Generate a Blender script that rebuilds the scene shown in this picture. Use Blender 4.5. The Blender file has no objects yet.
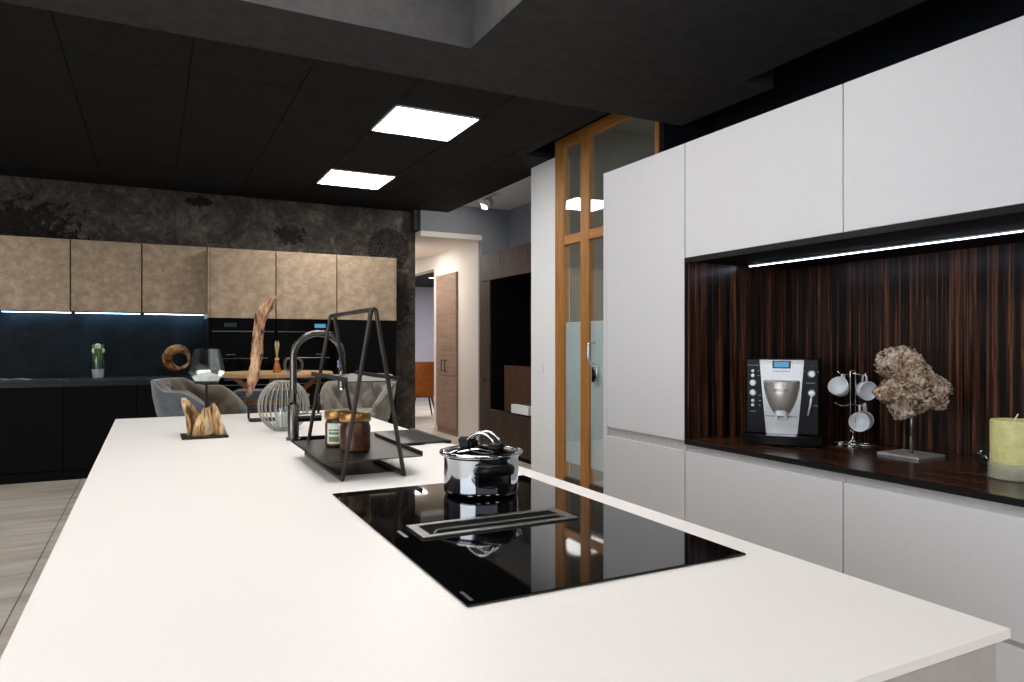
import bpy, bmesh, math, random
from math import pi, sin, cos, radians, sqrt, atan2
from mathutils import Vector, Matrix, noise

S = bpy.context.scene
COL = S.collection
R = random.Random(7)

# ------------------------------------------------------------------ materials
def lin(c):
    return tuple((x / 12.92 if x <= .04045 else ((x + .055) / 1.055) ** 2.4) for x in (v / 255 for v in c)) + (1,)

class NT:
    def __init__(s, name):
        s.m = bpy.data.materials.new(name); s.m.use_nodes = True
        s.t = s.m.node_tree; s.b = s.t.nodes['Principled BSDF']
        s.co = None
    def n(s, typ, **kw):
        nd = s.t.nodes.new(typ)
        for k, v in kw.items():
            if k.startswith('i_'):
                key = k[2:]
                key = int(key) if key.isdigit() else key.replace('_', ' ')
                nd.inputs[key].default_value = v
            else: setattr(nd, k, v)
        return nd
    def l(s, a, b): s.t.links.new(a, b)
    def coord(s, scale=(1, 1, 1), loc=(0, 0, 0)):
        if s.co is None: s.co = s.n('ShaderNodeTexCoord')
        mp = s.n('ShaderNodeMapping'); mp.inputs['Scale'].default_value = scale; mp.inputs['Location'].default_value = loc
        s.l(s.co.outputs['Object'], mp.inputs['Vector']); return mp.outputs['Vector']
    def noise(s, scale, detail=4, rough=.55, vec=(1, 1, 1), dist=0, loc=(0, 0, 0)):
        nd = s.n('ShaderNodeTexNoise'); nd.inputs['Scale'].default_value = scale; nd.inputs['Detail'].default_value = detail
        nd.inputs['Roughness'].default_value = rough; nd.inputs['Distortion'].default_value = dist
        s.l(s.coord(vec, loc), nd.inputs['Vector']); return nd.outputs['Fac']
    def ramp(s, fac, stops, interp='LINEAR'):
        nd = s.n('ShaderNodeValToRGB'); cr = nd.color_ramp; cr.interpolation = interp
        while len(cr.elements) < len(stops): cr.elements.new(.5)
        for e, (p, c) in zip(cr.elements, stops):
            e.position = p; e.color = c if len(c) == 4 else lin(c)
        s.l(fac, nd.inputs['Fac']); return nd.outputs['Color']
    def mix(s, fac, a, b):
        nd = s.n('ShaderNodeMix', data_type='RGBA')
        for sock, v in ((nd.inputs[0], fac), (nd.inputs[6], a), (nd.inputs[7], b)):
            if isinstance(v, (int, float)): sock.default_value = v
            elif isinstance(v, tuple): sock.default_value = v if len(v) == 4 else lin(v)
            else: s.l(v, sock)
        return nd.outputs[2]
    def math(s, op, a, b=None, c=None):
        nd = s.n('ShaderNodeMath', operation=op)
        for i, v in enumerate((a, b, c)):
            if v is None: continue
            if isinstance(v, (int, float)): nd.inputs[i].default_value = v
            else: s.l(v, nd.inputs[i])
        return nd.outputs[0]
    def col(s, c):
        if isinstance(c, tuple): s.b.inputs['Base Color'].default_value = c if len(c) == 4 else lin(c)
        else: s.l(c, s.b.inputs['Base Color'])
        return s
    def pr(s, rough=.5, metal=0, spec=.5, **kw):
        s.b.inputs['Roughness'].default_value = rough; s.b.inputs['Metallic'].default_value = metal
        s.b.inputs['Specular IOR Level'].default_value = spec
        for k, v in kw.items(): s.b.inputs[k.replace('_', ' ')].default_value = v
        return s
    def bump(s, h, strength=.2, dist=.01):
        nd = s.n('ShaderNodeBump'); nd.inputs['Strength'].default_value = strength; nd.inputs['Distance'].default_value = dist
        s.l(h, nd.inputs['Height']); s.l(nd.outputs['Normal'], s.b.inputs['Normal']); return s

def mottled(name, a, b, scale=6, rough=.5, metal=0, spec=.5, vec=(1, 1, 1), bump=0, lo=.35, hi=.65, detail=5, bd=.005, **kw):
    t = NT(name); f = t.noise(scale, detail, vec=vec)
    t.col(t.ramp(f, [(lo, a), (hi, b)])).pr(rough, metal, spec, **kw)
    if bump: t.bump(f, bump, bd)
    return t.m
def emis(name, c, k):
    t = NT(name); t.col((0, 0, 0)); t.b.inputs['Emission Color'].default_value = lin(c); t.b.inputs['Emission Strength'].default_value = k
    return t.m
def glass(name, c=(255, 255, 255), ior=1.45):
    # thin-walled glass: clear, with a Fresnel reflection
    t = NT(name); tr = t.n('ShaderNodeBsdfTransparent'); tr.inputs[0].default_value = lin(c)
    gl = t.n('ShaderNodeBsdfGlossy'); gl.inputs['Roughness'].default_value = .02
    lw = t.n('ShaderNodeLayerWeight'); lw.inputs['Blend'].default_value = .5
    f0 = ((ior - 1) / (ior + 1)) ** 2
    fac = t.math('ADD', f0, t.math('MULTIPLY', 1 - f0, t.math('POWER', lw.outputs['Facing'], 5.0)))
    mx = t.n('ShaderNodeMixShader'); t.l(fac, mx.inputs[0]); t.l(tr.outputs[0], mx.inputs[1]); t.l(gl.outputs[0], mx.inputs[2])
    t.l(mx.outputs[0], t.t.nodes['Material Output'].inputs['Surface'])
    t.t.nodes.remove(t.b)
    return t.m

M = {}
M['ceil'] = mottled('black_ceiling_tile', (29, 29, 30), (36, 36, 37), 30, .85, spec=.2)
M['soffit'] = mottled('black_plaster', (54, 54, 55), (62, 62, 63), 12, .85, spec=.2)
M['void'] = mottled('navy_black_paint', (12, 16, 23), (16, 21, 29), 5, .8, spec=.2)
M['worktop'] = mottled('warm_white_stone', (243, 240, 239), (245, 242, 241), 90, .42, spec=.35)
M['worktop_edge'] = M['worktop']
M['greige'] = mottled('greige_lacquer', (176, 171, 168), (182, 177, 174), 40, .5, spec=.3)
M['white'] = mottled('matt_white_lacquer', (210, 210, 215), (212, 212, 217), 40, .42, spec=.35)
M['groove'] = mottled('light_grey_aluminium', (178, 178, 180), (188, 188, 190), 40, .4, spec=.4)
M['black'] = mottled('matt_black_lacquer', (11, 11, 12), (15, 15, 16), 60, .6, spec=.08)
M['blackedge'] = mottled('black_edge', (9, 9, 10), (14, 14, 15), 60, .3, spec=.5)
M['darkglass'] = mottled('black_glass', (4, 4, 5), (6, 6, 7), 20, .03, spec=.5)
M['ovenglass'] = mottled('oven_black_glass', (4, 4, 5), (6, 6, 7), 20, .08, spec=.12)
M['gunmetal'] = mottled('gunmetal_steel', (98, 96, 93), (112, 110, 107), 40, .27, 1)
M['darkmetal'] = mottled('dark_bronze_powdercoat', (54, 49, 46), (64, 58, 55), 120, .42, .5)
M['blackmetal'] = mottled('black_iron', (22, 21, 21), (30, 29, 28), 60, .5, .4)
M['chrome'] = mottled('chrome', (215, 216, 220), (225, 226, 230), 20, .12, 1)
M['steel'] = mottled('brushed_steel', (120, 119, 118), (140, 139, 137), 60, .3, 1, vec=(1, 12, 1))
M['potsteel'] = mottled('polished_pot_steel', (176, 178, 184), (188, 190, 196), 10, .07, 1)
M['silver'] = mottled('silver_plastic', (186, 189, 194), (196, 199, 204), 60, .35, .35)
M['brewsilver'] = mottled('champagne_silver', (176, 172, 168), (186, 182, 178), 60, .3, .6)
M['plastic'] = mottled('black_plastic', (10, 11, 13), (15, 16, 18), 30, .35, spec=.15)
M['ceramic'] = mottled('white_ceramic', (226, 228, 232), (232, 234, 238), 30, .15)
M['pier'] = mottled('white_paint', (240, 243, 247), (242, 245, 249), 20, .7, spec=.2)
M['cream'] = mottled('cream_wall_paint', (226, 219, 211), (231, 224, 217), 20, .7, spec=.2)
M['greywall'] = mottled('grey_wall_paint', (132, 136, 142), (138, 142, 148), 20, .8, spec=.2)
M['dimgrey'] = mottled('dim_grey_wall', (140, 139, 134), (144, 143, 138), 4, .8, spec=.2)
M['lavender'] = mottled('lavender_wall_paint', (176, 174, 190), (182, 180, 196), 20, .8, spec=.2)
M['gap'] = mottled('gap_shadow_black', (8, 8, 8), (11, 11, 11), 20, .9, spec=.1)
M['sand'] = mottled('white_salt', (225, 225, 222), (245, 245, 243), 200, .8, bump=.6)
M['wax'] = mottled('white_wax', (226, 224, 216), (236, 234, 226), 30, .5)
M['label'] = mottled('paper_label', (205, 208, 196), (222, 224, 214), 60, .6)
M['labelgreen'] = mottled('green_print', (96, 118, 66), (120, 138, 82), 60, .6)
M['gold'] = mottled('brass_lid', (150, 112, 62), (166, 128, 76), 30, .32, .85)
M['leafy'] = mottled('fresh_green', (62, 110, 44), (98, 150, 66), 60, .5)
M['petal'] = mottled('white_green_petal', (214, 226, 190), (236, 240, 222), 60, .5)
M['glass'] = glass('clear_glass', (244, 248, 248), 1.85)
M['jarglass'] = glass('jar_glass', (235, 225, 205), 1.3)
M['display'] = emis('blue_display', (90, 170, 215), .55)
M['displaydim'] = emis('dim_teal_display', (20, 60, 68), .2)
M['displaylight'] = emis('pale_display', (150, 190, 230), .5)
M['lettergrey'] = mottled('grey_print', (120, 122, 126), (130, 132, 136), 20, .6)
M['letterdark'] = mottled('dark_print', (40, 42, 46), (48, 50, 54), 20, .6)
M['jam'] = mottled('dark_preserve', (38, 20, 12), (92, 50, 24), 60, .3)
M['amber'] = mottled('amber_glass', (150, 86, 36), (196, 124, 60), 20, .1, spec=.6)
M['reed'] = mottled('pale_reed', (206, 176, 132), (222, 196, 154), 80, .7)
M['velvetgrey'] = mottled('grey_velvet', (112, 107, 98), (140, 134, 124), 14, .8, spec=.2, Sheen_Weight=.5)
M['velvetblue'] = mottled('blue_grey_velvet', (78, 86, 95), (104, 111, 119), 14, .8, spec=.2, Sheen_Weight=.5)
M['velvetbrown'] = mottled('taupe_velvet', (84, 74, 60), (112, 101, 86), 14, .8, spec=.2, Sheen_Weight=.5)
M['piping'] = mottled('light_grey_piping', (128, 124, 116), (150, 146, 138), 30, .7)
M['orange'] = mottled('rust_orange_fabric', (150, 84, 34), (170, 98, 44), 20, .8, spec=.2)
M['paper'] = mottled('printed_paper', (90, 96, 104), (150, 154, 160), 30, .5)
M['lanternwire'] = mottled('grey_beige_wire', (150, 147, 140), (168, 165, 158), 30, .45, .3)
M['plate'] = mottled('bright_brushed_plate', (196, 197, 200), (210, 211, 214), 40, .3, .7)
M['tray'] = mottled('ribbed_grey_mat', (92, 91, 90), (108, 107, 106), 60, .35, .6)

def wood(name, dark, light, vec, scale=3, rough=.5, lo=.3, hi=.7, bump=.1, spec=.4):
    t = NT(name); f = t.noise(scale, 6, .6, vec, .4); g = t.noise(scale * 5, 3, .5, vec)
    f2 = t.math('ADD', t.math('MULTIPLY', f, .75), t.math('MULTIPLY', g, .25))
    t.col(t.ramp(f2, [(lo, dark), (hi, light)])).pr(rough, 0, spec)
    if bump: t.bump(f2, bump, .003)
    return t.m
M['framewood'] = wood('honey_oak_frame', (146, 94, 42), (192, 136, 72), (8, 8, .6), 4, .45)
M['railwood'] = wood('honey_oak_rail', (150, 98, 46), (196, 140, 76), (8, .6, 8), 4, .45)
M['tablewood'] = wood('pale_oak_tabletop', (176, 134, 88), (216, 178, 130), (.8, 9, 9), 4, .5)
M['cupboardwood'] = wood('grey_brown_oak_veneer', (128, 104, 88), (162, 136, 119), (6, .7, 9), 3, .6, bump=.05)
M['darkwood'] = wood('dark_walnut_veneer', (24, 16, 13), (84, 61, 49), (14, 18, .5), 4, .5, lo=.41, hi=.6, bump=.05)
M['strutwood'] = wood('amber_wood', (110, 66, 30), (156, 100, 52), (4, 4, 1), 5, .5)
M['brownpanel'] = wood('reddish_brown_panel', (62, 38, 26), (88, 56, 40), (6, 6, .6), 3, .5, bump=0)

def zebrano(name, axis):
    t = NT(name)
    vec = (1, 1, .012) if axis == 'z' else (1, .012, 1)
    a = t.noise(44, 5, .66, vec, .05); b = t.noise(130, 3, .55, vec)
    f = t.math('ADD', t.math('MULTIPLY', a, .72), t.math('MULTIPLY', b, .28))
    c = t.ramp(f, [(.40, (7, 6, 6)), (.485, (14, 10, 9)), (.52, (70, 41, 29)), (.545, (20, 13, 11)), (.58, (128, 80, 54)), (.61, (32, 20, 16)), (.66, (136, 88, 60))])
    t.col(c).pr(.3 if axis == 'z' else .2, 0, .4); return t.m
M['zeb'] = zebrano('striped_ebony_veneer', 'z')
M['zebtop'] = zebrano('striped_ebony_worktop', 'y')
M['zebmatt'] = mottled('matt_ebony_top', (10, 8, 8), (26, 18, 15), 8, .7, spec=.1)

def cabmetal():
    t = NT('brushed_bronze_front')
    f = t.noise(11, 8, .7, (1, 1, 1.2)); g = t.noise(70, 2, .5)
    h = t.math('ADD', t.math('MULTIPLY', f, .8), t.math('MULTIPLY', g, .2))
    t.col(t.ramp(h, [(.34, (154, 134, 114)), (.5, (180, 159, 136)), (.66, (206, 185, 160))])).pr(.5, .25, .4)
    return t.m
M['bronze'] = cabmetal()

def marble():
    t = NT('dark_marble_splashback')
    f = t.noise(2.2, 8, .65, dist=1.2); g = t.noise(1.1, 6, .6, dist=2.5, loc=(3, 1, 2))
    base = t.ramp(f, [(.35, (16, 22, 26)), (.65, (30, 39, 45))])
    v = t.math('ABSOLUTE', t.math('SUBTRACT', g, .5))
    vein = t.ramp(v, [(0, (255, 255, 255)), (.012, (0, 0, 0))])
    w = t.math('MULTIPLY', vein, t.ramp(t.noise(3, 3), [(.5, (0, 0, 0)), (.7, (120, 120, 120))]))
    t.col(t.mix(w, base, (96, 108, 118))).pr(.4, 0, .12); return t.m
M['marble'] = marble()

def concrete():
    # dark spatula plaster with black flaked patches and one round woven print
    t = NT('dark_distressed_plaster')
    f = t.noise(3.2, 10, .68, dist=.6); g = t.noise(13, 6, .65, dist=1.0)
    h = t.math('ADD', t.math('MULTIPLY', f, .6), t.math('MULTIPLY', g, .4))
    base = t.ramp(h, [(.34, (44, 40, 37)), (.47, (74, 68, 63)), (.54, (96, 89, 82)), (.66, (138, 128, 119))])
    sep = t.n('ShaderNodeSeparateXYZ'); t.l(t.coord(), sep.inputs[0]); X, Z = sep.outputs['X'], sep.outputs['Z']
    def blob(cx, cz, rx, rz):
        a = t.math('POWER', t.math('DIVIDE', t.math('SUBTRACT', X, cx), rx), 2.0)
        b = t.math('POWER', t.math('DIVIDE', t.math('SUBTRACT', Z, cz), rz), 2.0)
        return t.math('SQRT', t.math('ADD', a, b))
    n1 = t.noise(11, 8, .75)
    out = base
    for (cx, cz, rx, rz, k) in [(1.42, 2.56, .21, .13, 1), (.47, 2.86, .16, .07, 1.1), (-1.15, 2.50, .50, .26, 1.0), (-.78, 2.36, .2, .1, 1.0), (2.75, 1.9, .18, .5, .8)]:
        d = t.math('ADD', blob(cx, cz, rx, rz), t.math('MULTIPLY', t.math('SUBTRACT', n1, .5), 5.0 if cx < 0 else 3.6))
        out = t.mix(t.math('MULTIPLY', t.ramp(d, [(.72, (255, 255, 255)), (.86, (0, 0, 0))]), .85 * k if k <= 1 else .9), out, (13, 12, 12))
    d = blob(2.62, 2.46, .27, .27)
    wv = t.n('ShaderNodeTexVoronoi', feature='DISTANCE_TO_EDGE'); wv.inputs['Scale'].default_value = 26; t.l(t.coord(), wv.inputs['Vector'])
    ring = t.ramp(d, [(.97, (255, 255, 255)), (1.02, (0, 0, 0))])
    web = t.ramp(wv.outputs['Distance'], [(.08, (0, 0, 0)), (.3, (255, 255, 255))])
    out = t.mix(t.math('MULTIPLY', ring, t.math('ADD', .45, t.math('MULTIPLY', web, .5))), out, (18, 16, 15))
    t.col(out).pr(.75, 0, .25).bump(h, .5, .02); return t.m
M['concrete'] = concrete()

def floor_mat():
    t = NT('greige_wood_look_tile')
    f = t.noise(2.2, 7, .6, (.5, 3.2, 1), .6)
    base = t.ramp(f, [(.3, (172, 161, 148)), (.5, (200, 190, 178)), (.72, (220, 213, 204))])
    sep = t.n('ShaderNodeSeparateXYZ'); t.l(t.coord(), sep.inputs[0])
    def joint(o, off, per, w):
        m = t.math('FRACT', t.math('DIVIDE', t.math('ADD', o, off), per))
        return t.math('LESS_THAN', t.math('ABSOLUTE', t.math('SUBTRACT', m, .5)), w / per / 2)
    j = t.math('MAXIMUM', joint(sep.outputs['X'], .6 + 1.25 * 10.5, 1.25, .007), joint(sep.outputs['Y'], -4.41 + .67 * 30.5, .67, .003))
    jx = joint(sep.outputs['X'], .6 + 1.25 * 10.5, 1.25, .008)
    c = t.mix(t.math('MULTIPLY', j, .45), base, (92, 82, 72)); c = t.mix(t.math('MULTIPLY', jx, .75), c, (58, 52, 46))
    t.col(c).pr(.42, 0, .4); return t.m
M['floor'] = floor_mat()

def driftwood(name, dark, mid, light, vec=(1, 1, .25), scale=14):
    t = NT(name); f = t.noise(scale, 8, .65, vec, .8); g = t.noise(scale * 4, 4, .6, vec)
    h = t.math('ADD', t.math('MULTIPLY', f, .7), t.math('MULTIPLY', g, .3))
    t.col(t.ramp(h, [(.40, dark), (.48, mid), (.58, light)])).pr(.75, 0, .25).bump(h, 1.0, .03); return t.m
M['drift_tall'] = driftwood('weathered_driftwood', (66, 40, 34), (168, 124, 96), (222, 186, 150), (1, 1, .3), 20)
M['drift_pale'] = driftwood('pale_split_wood', (78, 48, 24), (196, 154, 104), (240, 216, 176), (1, 1, .12), 26)
M['drift_root'] = driftwood('highlit_root_wood', (62, 40, 26), (184, 152, 122), (246, 232, 216), (1, 1, 1), 24)  # grain colours also carry painted crevice shade and white highlights
M['ringwood'] = driftwood('oiled_ring_wood', (84, 48, 24), (140, 92, 54), (200, 160, 116), (1, 1, 1), 7)
def plank_mat():
    t = NT('blue_brown_striped_fabric')
    sep = t.n('ShaderNodeSeparateXYZ'); t.l(t.coord(), sep.inputs[0])
    m = t.math('MULTIPLY', t.math('LESS_THAN', t.math('FRACT', t.math('DIVIDE', t.math('ADD', sep.outputs['Z'], 10 * .073 - .875), .073)), .48), t.math('LESS_THAN', sep.outputs['Z'], .93))
    f = t.noise(8, 6, .6, (1, 1, 6))
    blue = t.ramp(f, [(.35, (36, 46, 52)), (.65, (74, 88, 94))]); br = t.ramp(f, [(.35, (92, 62, 38)), (.65, (146, 106, 70))])
    t.col(t.mix(m, blue, br)).pr(.6, 0, .3); return t.m
M['planks'] = plank_mat()
def candle_mat():
    t = NT('olive_yellow_wax'); f = t.noise(40, 5, .7)
    t.col(t.ramp(f, [(.35, (196, 190, 128)), (.65, (216, 211, 152))])).pr(.45, 0, .4)
    t.b.inputs['Subsurface Weight'].default_value = .1; t.b.inputs['Subsurface Radius'].default_value = (.02, .02, .008); return t.m
M['candlewax'] = candle_mat()
def film_mat():
    t = NT('pale_blue_frosted_film'); t.col(t.ramp(t.noise(4, 2), [(.3, (232, 237, 241)), (.7, (235, 240, 244))])).pr(.45, 0, .3); return t.m
M['film'] = film_mat()
M['candleglass'] = mottled('milky_candle_glass', (196, 198, 172), (210, 212, 188), 20, .1, Alpha=.45)
M['panel_on'] = emis('lit_led_panel', (255, 250, 243), 16.0)
M['panel_soft'] = emis('recess_fill_panel', (255, 250, 243), 7.8)
M['strip_on'] = emis('cool_led_strip', (214, 230, 255), 12.0)
M['strip_back'] = emis('cool_blue_led_strip', (180, 222, 250), 11.0)
M['spot_on'] = emis('lit_spot', (255, 246, 232), 6.0)

# ------------------------------------------------------------------ geometry helpers
def rootpos(p):
    v = Vector((0, 0, 0))
    while p: v += p.location; p = p.parent
    return v
def tag(o, label=None, cat=None, group=None, kind=None):
    if label: o['label'] = label
    if cat: o['category'] = cat
    if group: o['group'] = group
    if kind: o['kind'] = kind
    return o
def link(name, bm, m, parent=None, smooth=False, label=None, loc=None):
    """one mesh object from a bmesh in place coordinates"""
    off = rootpos(parent) if parent else Vector(loc or (0, 0, 0))
    bmesh.ops.recalc_face_normals(bm, faces=bm.faces)
    if off.length: bmesh.ops.translate(bm, verts=bm.verts, vec=-off)
    me = bpy.data.meshes.new(name); bm.to_mesh(me); bm.free()
    mats = m if isinstance(m, list) else [m]
    for k in mats: me.materials.append(M[k] if isinstance(k, str) else k)
    if smooth:
        for p in me.polygons: p.use_smooth = True
    o = bpy.data.objects.new(name, me); COL.objects.link(o)
    if parent: o.parent = parent
    else: o.location = off
    if label: o['label'] = label
    if smooth == 'auto':
        md = o.modifiers.new('es', 'EDGE_SPLIT'); md.split_angle = radians(38)
    return o
def thing(name, label, cat, loc=(0, 0, 0), group=None, rz=0, kind=None):
    o = bpy.data.objects.new(name, None); COL.objects.link(o); o.location = loc; o.rotation_euler = (0, 0, rz)
    o.empty_display_size = .1
    return tag(o, label if not kind else None, cat if not kind else None, group, kind)
def B(): return bmesh.new()
def box(bm, a, b, bev=0, seg=2, mi=0):
    r = bmesh.ops.create_cube(bm, size=1); vs = r['verts']
    for v in vs:
        v.co = Vector(((a[i] + b[i]) / 2 + v.co[i] * (b[i] - a[i]) for i in range(3)))
    fs = {f for v in vs for f in v.link_faces}
    for f in fs: f.material_index = mi
    if bev:
        es = list({e for v in vs for e in v.link_edges})
        bmesh.ops.bevel(bm, geom=es, offset=bev, segments=seg, affect='EDGES', profile=.5, material=-1)
    return bm
def bx(a, b, bev=0, seg=2): return box(B(), a, b, bev, seg)
def loft(bm, rings, closed=True, caps=True, loop=False):
    V = [[bm.verts.new(p) for p in r] for r in rings]
    n = len(V[0]); nr = len(V)
    for i in range(nr if loop else nr - 1):
        A, C = V[i], V[(i + 1) % nr]
        for j in range(n if closed else n - 1):
            bm.faces.new((A[j], A[(j + 1) % n], C[(j + 1) % n], C[j]))
    if caps and closed and not loop:
        bm.faces.new(list(reversed(V[0]))); bm.faces.new(V[-1])
    return bm
def lathe(bm, prof, n=32, c=(0, 0, 0), caps=False):
    rings = [[(c[0] + r * cos(2 * pi * j / n), c[1] + r * sin(2 * pi * j / n), c[2] + z) for j in range(n)] for r, z in prof]
    return loft(bm, rings, True, caps)
def cyl(bm, c, r, h, n=28, bev=.0):
    if bev: pf = [(r - bev, 0), (r, bev), (r, h - bev), (r - bev, h)]
    else: pf = [(r, 0), (r, h)]
    return lathe(bm, pf, n, c, True)
def tube(bm, pts, r, n=10, closed=False):
    P = [Vector(p) for p in pts]; m = len(P); rs = r if isinstance(r, (list, tuple)) else [r] * m
    tang = []
    for i in range(m):
        a = P[(i - 1) % m] if (closed or i > 0) else P[i]; b = P[(i + 1) % m] if (closed or i < m - 1) else P[i]
        tang.append((b - a).normalized())
    ref = Vector((0, 0, 1)) if abs(tang[0].z) < .9 else Vector((1, 0, 0))
    u = tang[0].cross(ref).normalized(); rings = []
    for i in range(m):
        u = (u - tang[i] * u.dot(tang[i]))
        if u.length < 1e-5: u = tang[i].orthogonal()
        u.normalize(); w = tang[i].cross(u)
        rings.append([P[i] + (u * cos(2 * pi * j / n) + w * sin(2 * pi * j / n)) * rs[i] for j in range(n)])
    return loft(bm, rings, True, not closed, closed)
def arc(c, r, a0, a1, n, ax='xz'):
    out = []
    for i in range(n + 1):
        a = a0 + (a1 - a0) * i / n; d = [0, 0, 0]
        d['xyz'.index(ax[0])] = r * cos(a); d['xyz'.index(ax[1])] = r * sin(a)
        out.append((c[0] + d[0], c[1] + d[1], c[2] + d[2]))
    return out
def rounded(pts, rad, n=5, closed=False):
    """polyline with rounded corners"""
    P = [Vector(p) for p in pts]; out = []; m = len(P)
    for i in range(m):
        if not closed and i in (0, m - 1): out.append(P[i]); continue
        a, b, c = P[i - 1], P[i], P[(i + 1) % m]
        d1, d2 = (a - b), (c - b); k = min(rad, d1.length * .45, d2.length * .45)
        s, e = b + d1.normalized() * k, b + d2.normalized() * k
        for q in range(n + 1):
            t = q / n; out.append(s * (1 - t) ** 2 + b * 2 * t * (1 - t) + e * t * t)
    return out
def text(name, body, size, mat, parent, mtx):
    cu = bpy.data.curves.new(name, 'FONT'); cu.body = body; cu.size = size; cu.align_x = 'CENTER'; cu.align_y = 'CENTER'; cu.extrude = .0002
    o = bpy.data.objects.new('tmp', cu); COL.objects.link(o)
    me = bpy.data.meshes.new_from_object(o.evaluated_get(bpy.context.evaluated_depsgraph_get()))
    bpy.data.objects.remove(o); bpy.data.curves.remove(cu)
    me.transform(mtx); me.materials.clear(); me.materials.append(M[mat]); me.name = name
    ob = bpy.data.objects.new(name, me); COL.objects.link(ob); ob.parent = parent
    return ob
def struct(name, bm, m, parent=None, smooth=False):
    o = link(name, bm, m, parent, smooth)
    if not parent: o['kind'] = 'structure'
    return o
def copy_tree(o, parent=None):
    c = o.copy(); COL.objects.link(c); c.parent = parent
    for ch in list(o.children): copy_tree(ch, c)
    return c
def panel_mesh(x, n): pass

H = 1.29
CZ = 2.957
# ------------------------------------------------------------------ the room
struct('floor', bx((-4.2, -4.5, -.1), (7.5, 15.6, 0)), 'floor')
# back wall behind the bronze cupboards
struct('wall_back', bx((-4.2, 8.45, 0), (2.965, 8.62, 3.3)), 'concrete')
struct('trim_1', bx((2.9, 8.30, 2.71), (3.34, 8.62, CZ)), 'soffit')
struct('wall_left', bx((-4.4, -4.5, 0), (-4.2, 8.62, 3.3)), 'greywall')
# suspended tile ceiling with sunk joints
bm = B()
g0x, g0y, gp = 1.509 - .655 * 12, 4.70 - .667 * 12, .655
gx = [-4.2] + [1.509 + .652 * k for k in range(-8, 3)] + [3.34]
gx = sorted(set(round(v, 3) for v in gx if -4.2 <= v <= 3.34))
gy = sorted(set([3.78, 5.44, 8.45] + [round(4.70 + .667 * k, 3) for k in range(-1, 6)]))
gap = .0035
for i in range(len(gx) - 1):
    for j in range(len(gy) - 1):
        xa, xb, ya, yb = gx[i], gx[i + 1], gy[j], gy[j + 1]
        if yb <= 5.45:
            if xa >= 2.93: continue
            xb = min(xb, 2.93)
        box(bm, (xa + (gap if i else 0), ya + .002, CZ), (xb - gap, yb - .002, CZ + .02))
box(bm, (-4.2, 3.78, CZ + .012), (2.93, 5.44, CZ + .05)); box(bm, (-4.2, 5.44, CZ + .012), (3.34, 8.45, CZ + .05))
struct('ceiling', bm, 'ceil')
bm = B()                                     # smooth lowered ceiling with a rectangular recess
zb = 2.82
for a, b in (((-4.2, 3.33), (3.30, 3.83)), ((1.469, 3.01), (3.30, 3.33)), ((1.469, -4.5), (3.066, 3.01)), ((-4.2, -4.5), (-.4, 3.33)), ((-.4, -4.5), (1.469, 1.6))):
    box(bm, (a[0], a[1], zb), (b[0], b[1], CZ + .06))
struct('trim_2', bm, 'soffit')
bm = B()
for a, b in (((-.42, 1.58), (-.398, 3.35)), ((1.467, 1.58), (1.489, 3.35)), ((-.4, 1.58), (1.469, 1.602)), ((-.4, 3.328), (1.469, 3.35))):
    box(bm, (a[0], a[1], zb + .001), (b[0], b[1], 3.34))
box(bm, (-.42, 1.58, 3.30), (1.489, 3.35, 3.34))
struct('trim_3', bm, 'soffit')
struct('trim_4', bx((-4.4, -4.5, 3.4), (3.75, 8.62, 3.5)), 'void')
struct('wall_right', bx((3.66, -4.5, 0), (3.80, 3.97, 3.4)), 'void')
# white pier beside the glazed door
struct('wall_pier', bx((3.2, 5.37, 0), (3.34, 5.83, CZ)), 'pier')
# corridor
bm = B()
box(bm, (3.8, 8.361, 0), (3.95, 9.98, 2.65)); box(bm, (3.8, 9.98, 2.43), (3.95, 12.0, 2.65)); box(bm, (3.8, 12.0, 0), (3.95, 15.2, 2.65))
struct('wall_corridor', bm, 'cream')
struct('trim_5', bx((2.966, 8.25, 2.634), (3.8, 13.2, 2.70)), 'cream')
struct('wall_corridor_end', bx((2.6, 13.2, 0), (3.8, 13.3, 2.7)), 'cream')
struct('wall_corridor_left', bx((2.80, 8.62, 0), (2.93, 13.2, 2.634)), 'cream')
bm = B(); box(bm, (2.97, 8.26, 2.70), (4.3, 8.36, 3.4)); box(bm, (3.8, 8.26, 0), (4.3, 8.36, 2.70))
struct('wall_hall_far', bm, 'greywall')
struct('wall_hall_right', bx((4.2, 5.6, 0), (4.3, 8.25, 3.4)), 'greywall')
struct('ceiling_hall', bx((3.36, 5.6, 3.06), (4.2, 8.26, 3.12)), 'pier')
# room beyond the opening
struct('wall_lounge_far', bx((3.95, 15.2, 0), (7.4, 15.35, 2.8)), 'lavender')
struct('wall_lounge_right', bx((7.3, 9.0, 0), (7.4, 15.2, 2.8)), 'lavender')
struct('wall_lounge_near', bx((3.95, 8.4, 0), (7.3, 8.5, 2.8)), 'lavender')
struct('ceiling_lounge', bx((3.95, 8.5, 2.6), (7.3, 15.2, 2.66)), 'ceil')
# room behind the glazed door
struct('wall_office_far', bx((6.3, .5, 0), (6.4, 6.4, 3.4)), 'dimgrey')
struct('wall_office_end', bx((3.345, 5.50, 0), (6.3, 5.59, 3.4)), 'dimgrey')
bm = B(); box(bm, (3.2, 5.37, CZ + .001), (3.34, 5.83, 3.4)); box(bm, (3.2, 3.94, 3.091), (3.24, 5.37, 3.4)); box(bm, (3.2, 3.89, 0), (3.66, 3.939, 3.4))
struct('trim_6', bm, 'void')
struct('ceiling_office', bx((3.75, .5, 3.35), (6.3, 6.2, 3.4)), 'dimgrey')

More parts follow.
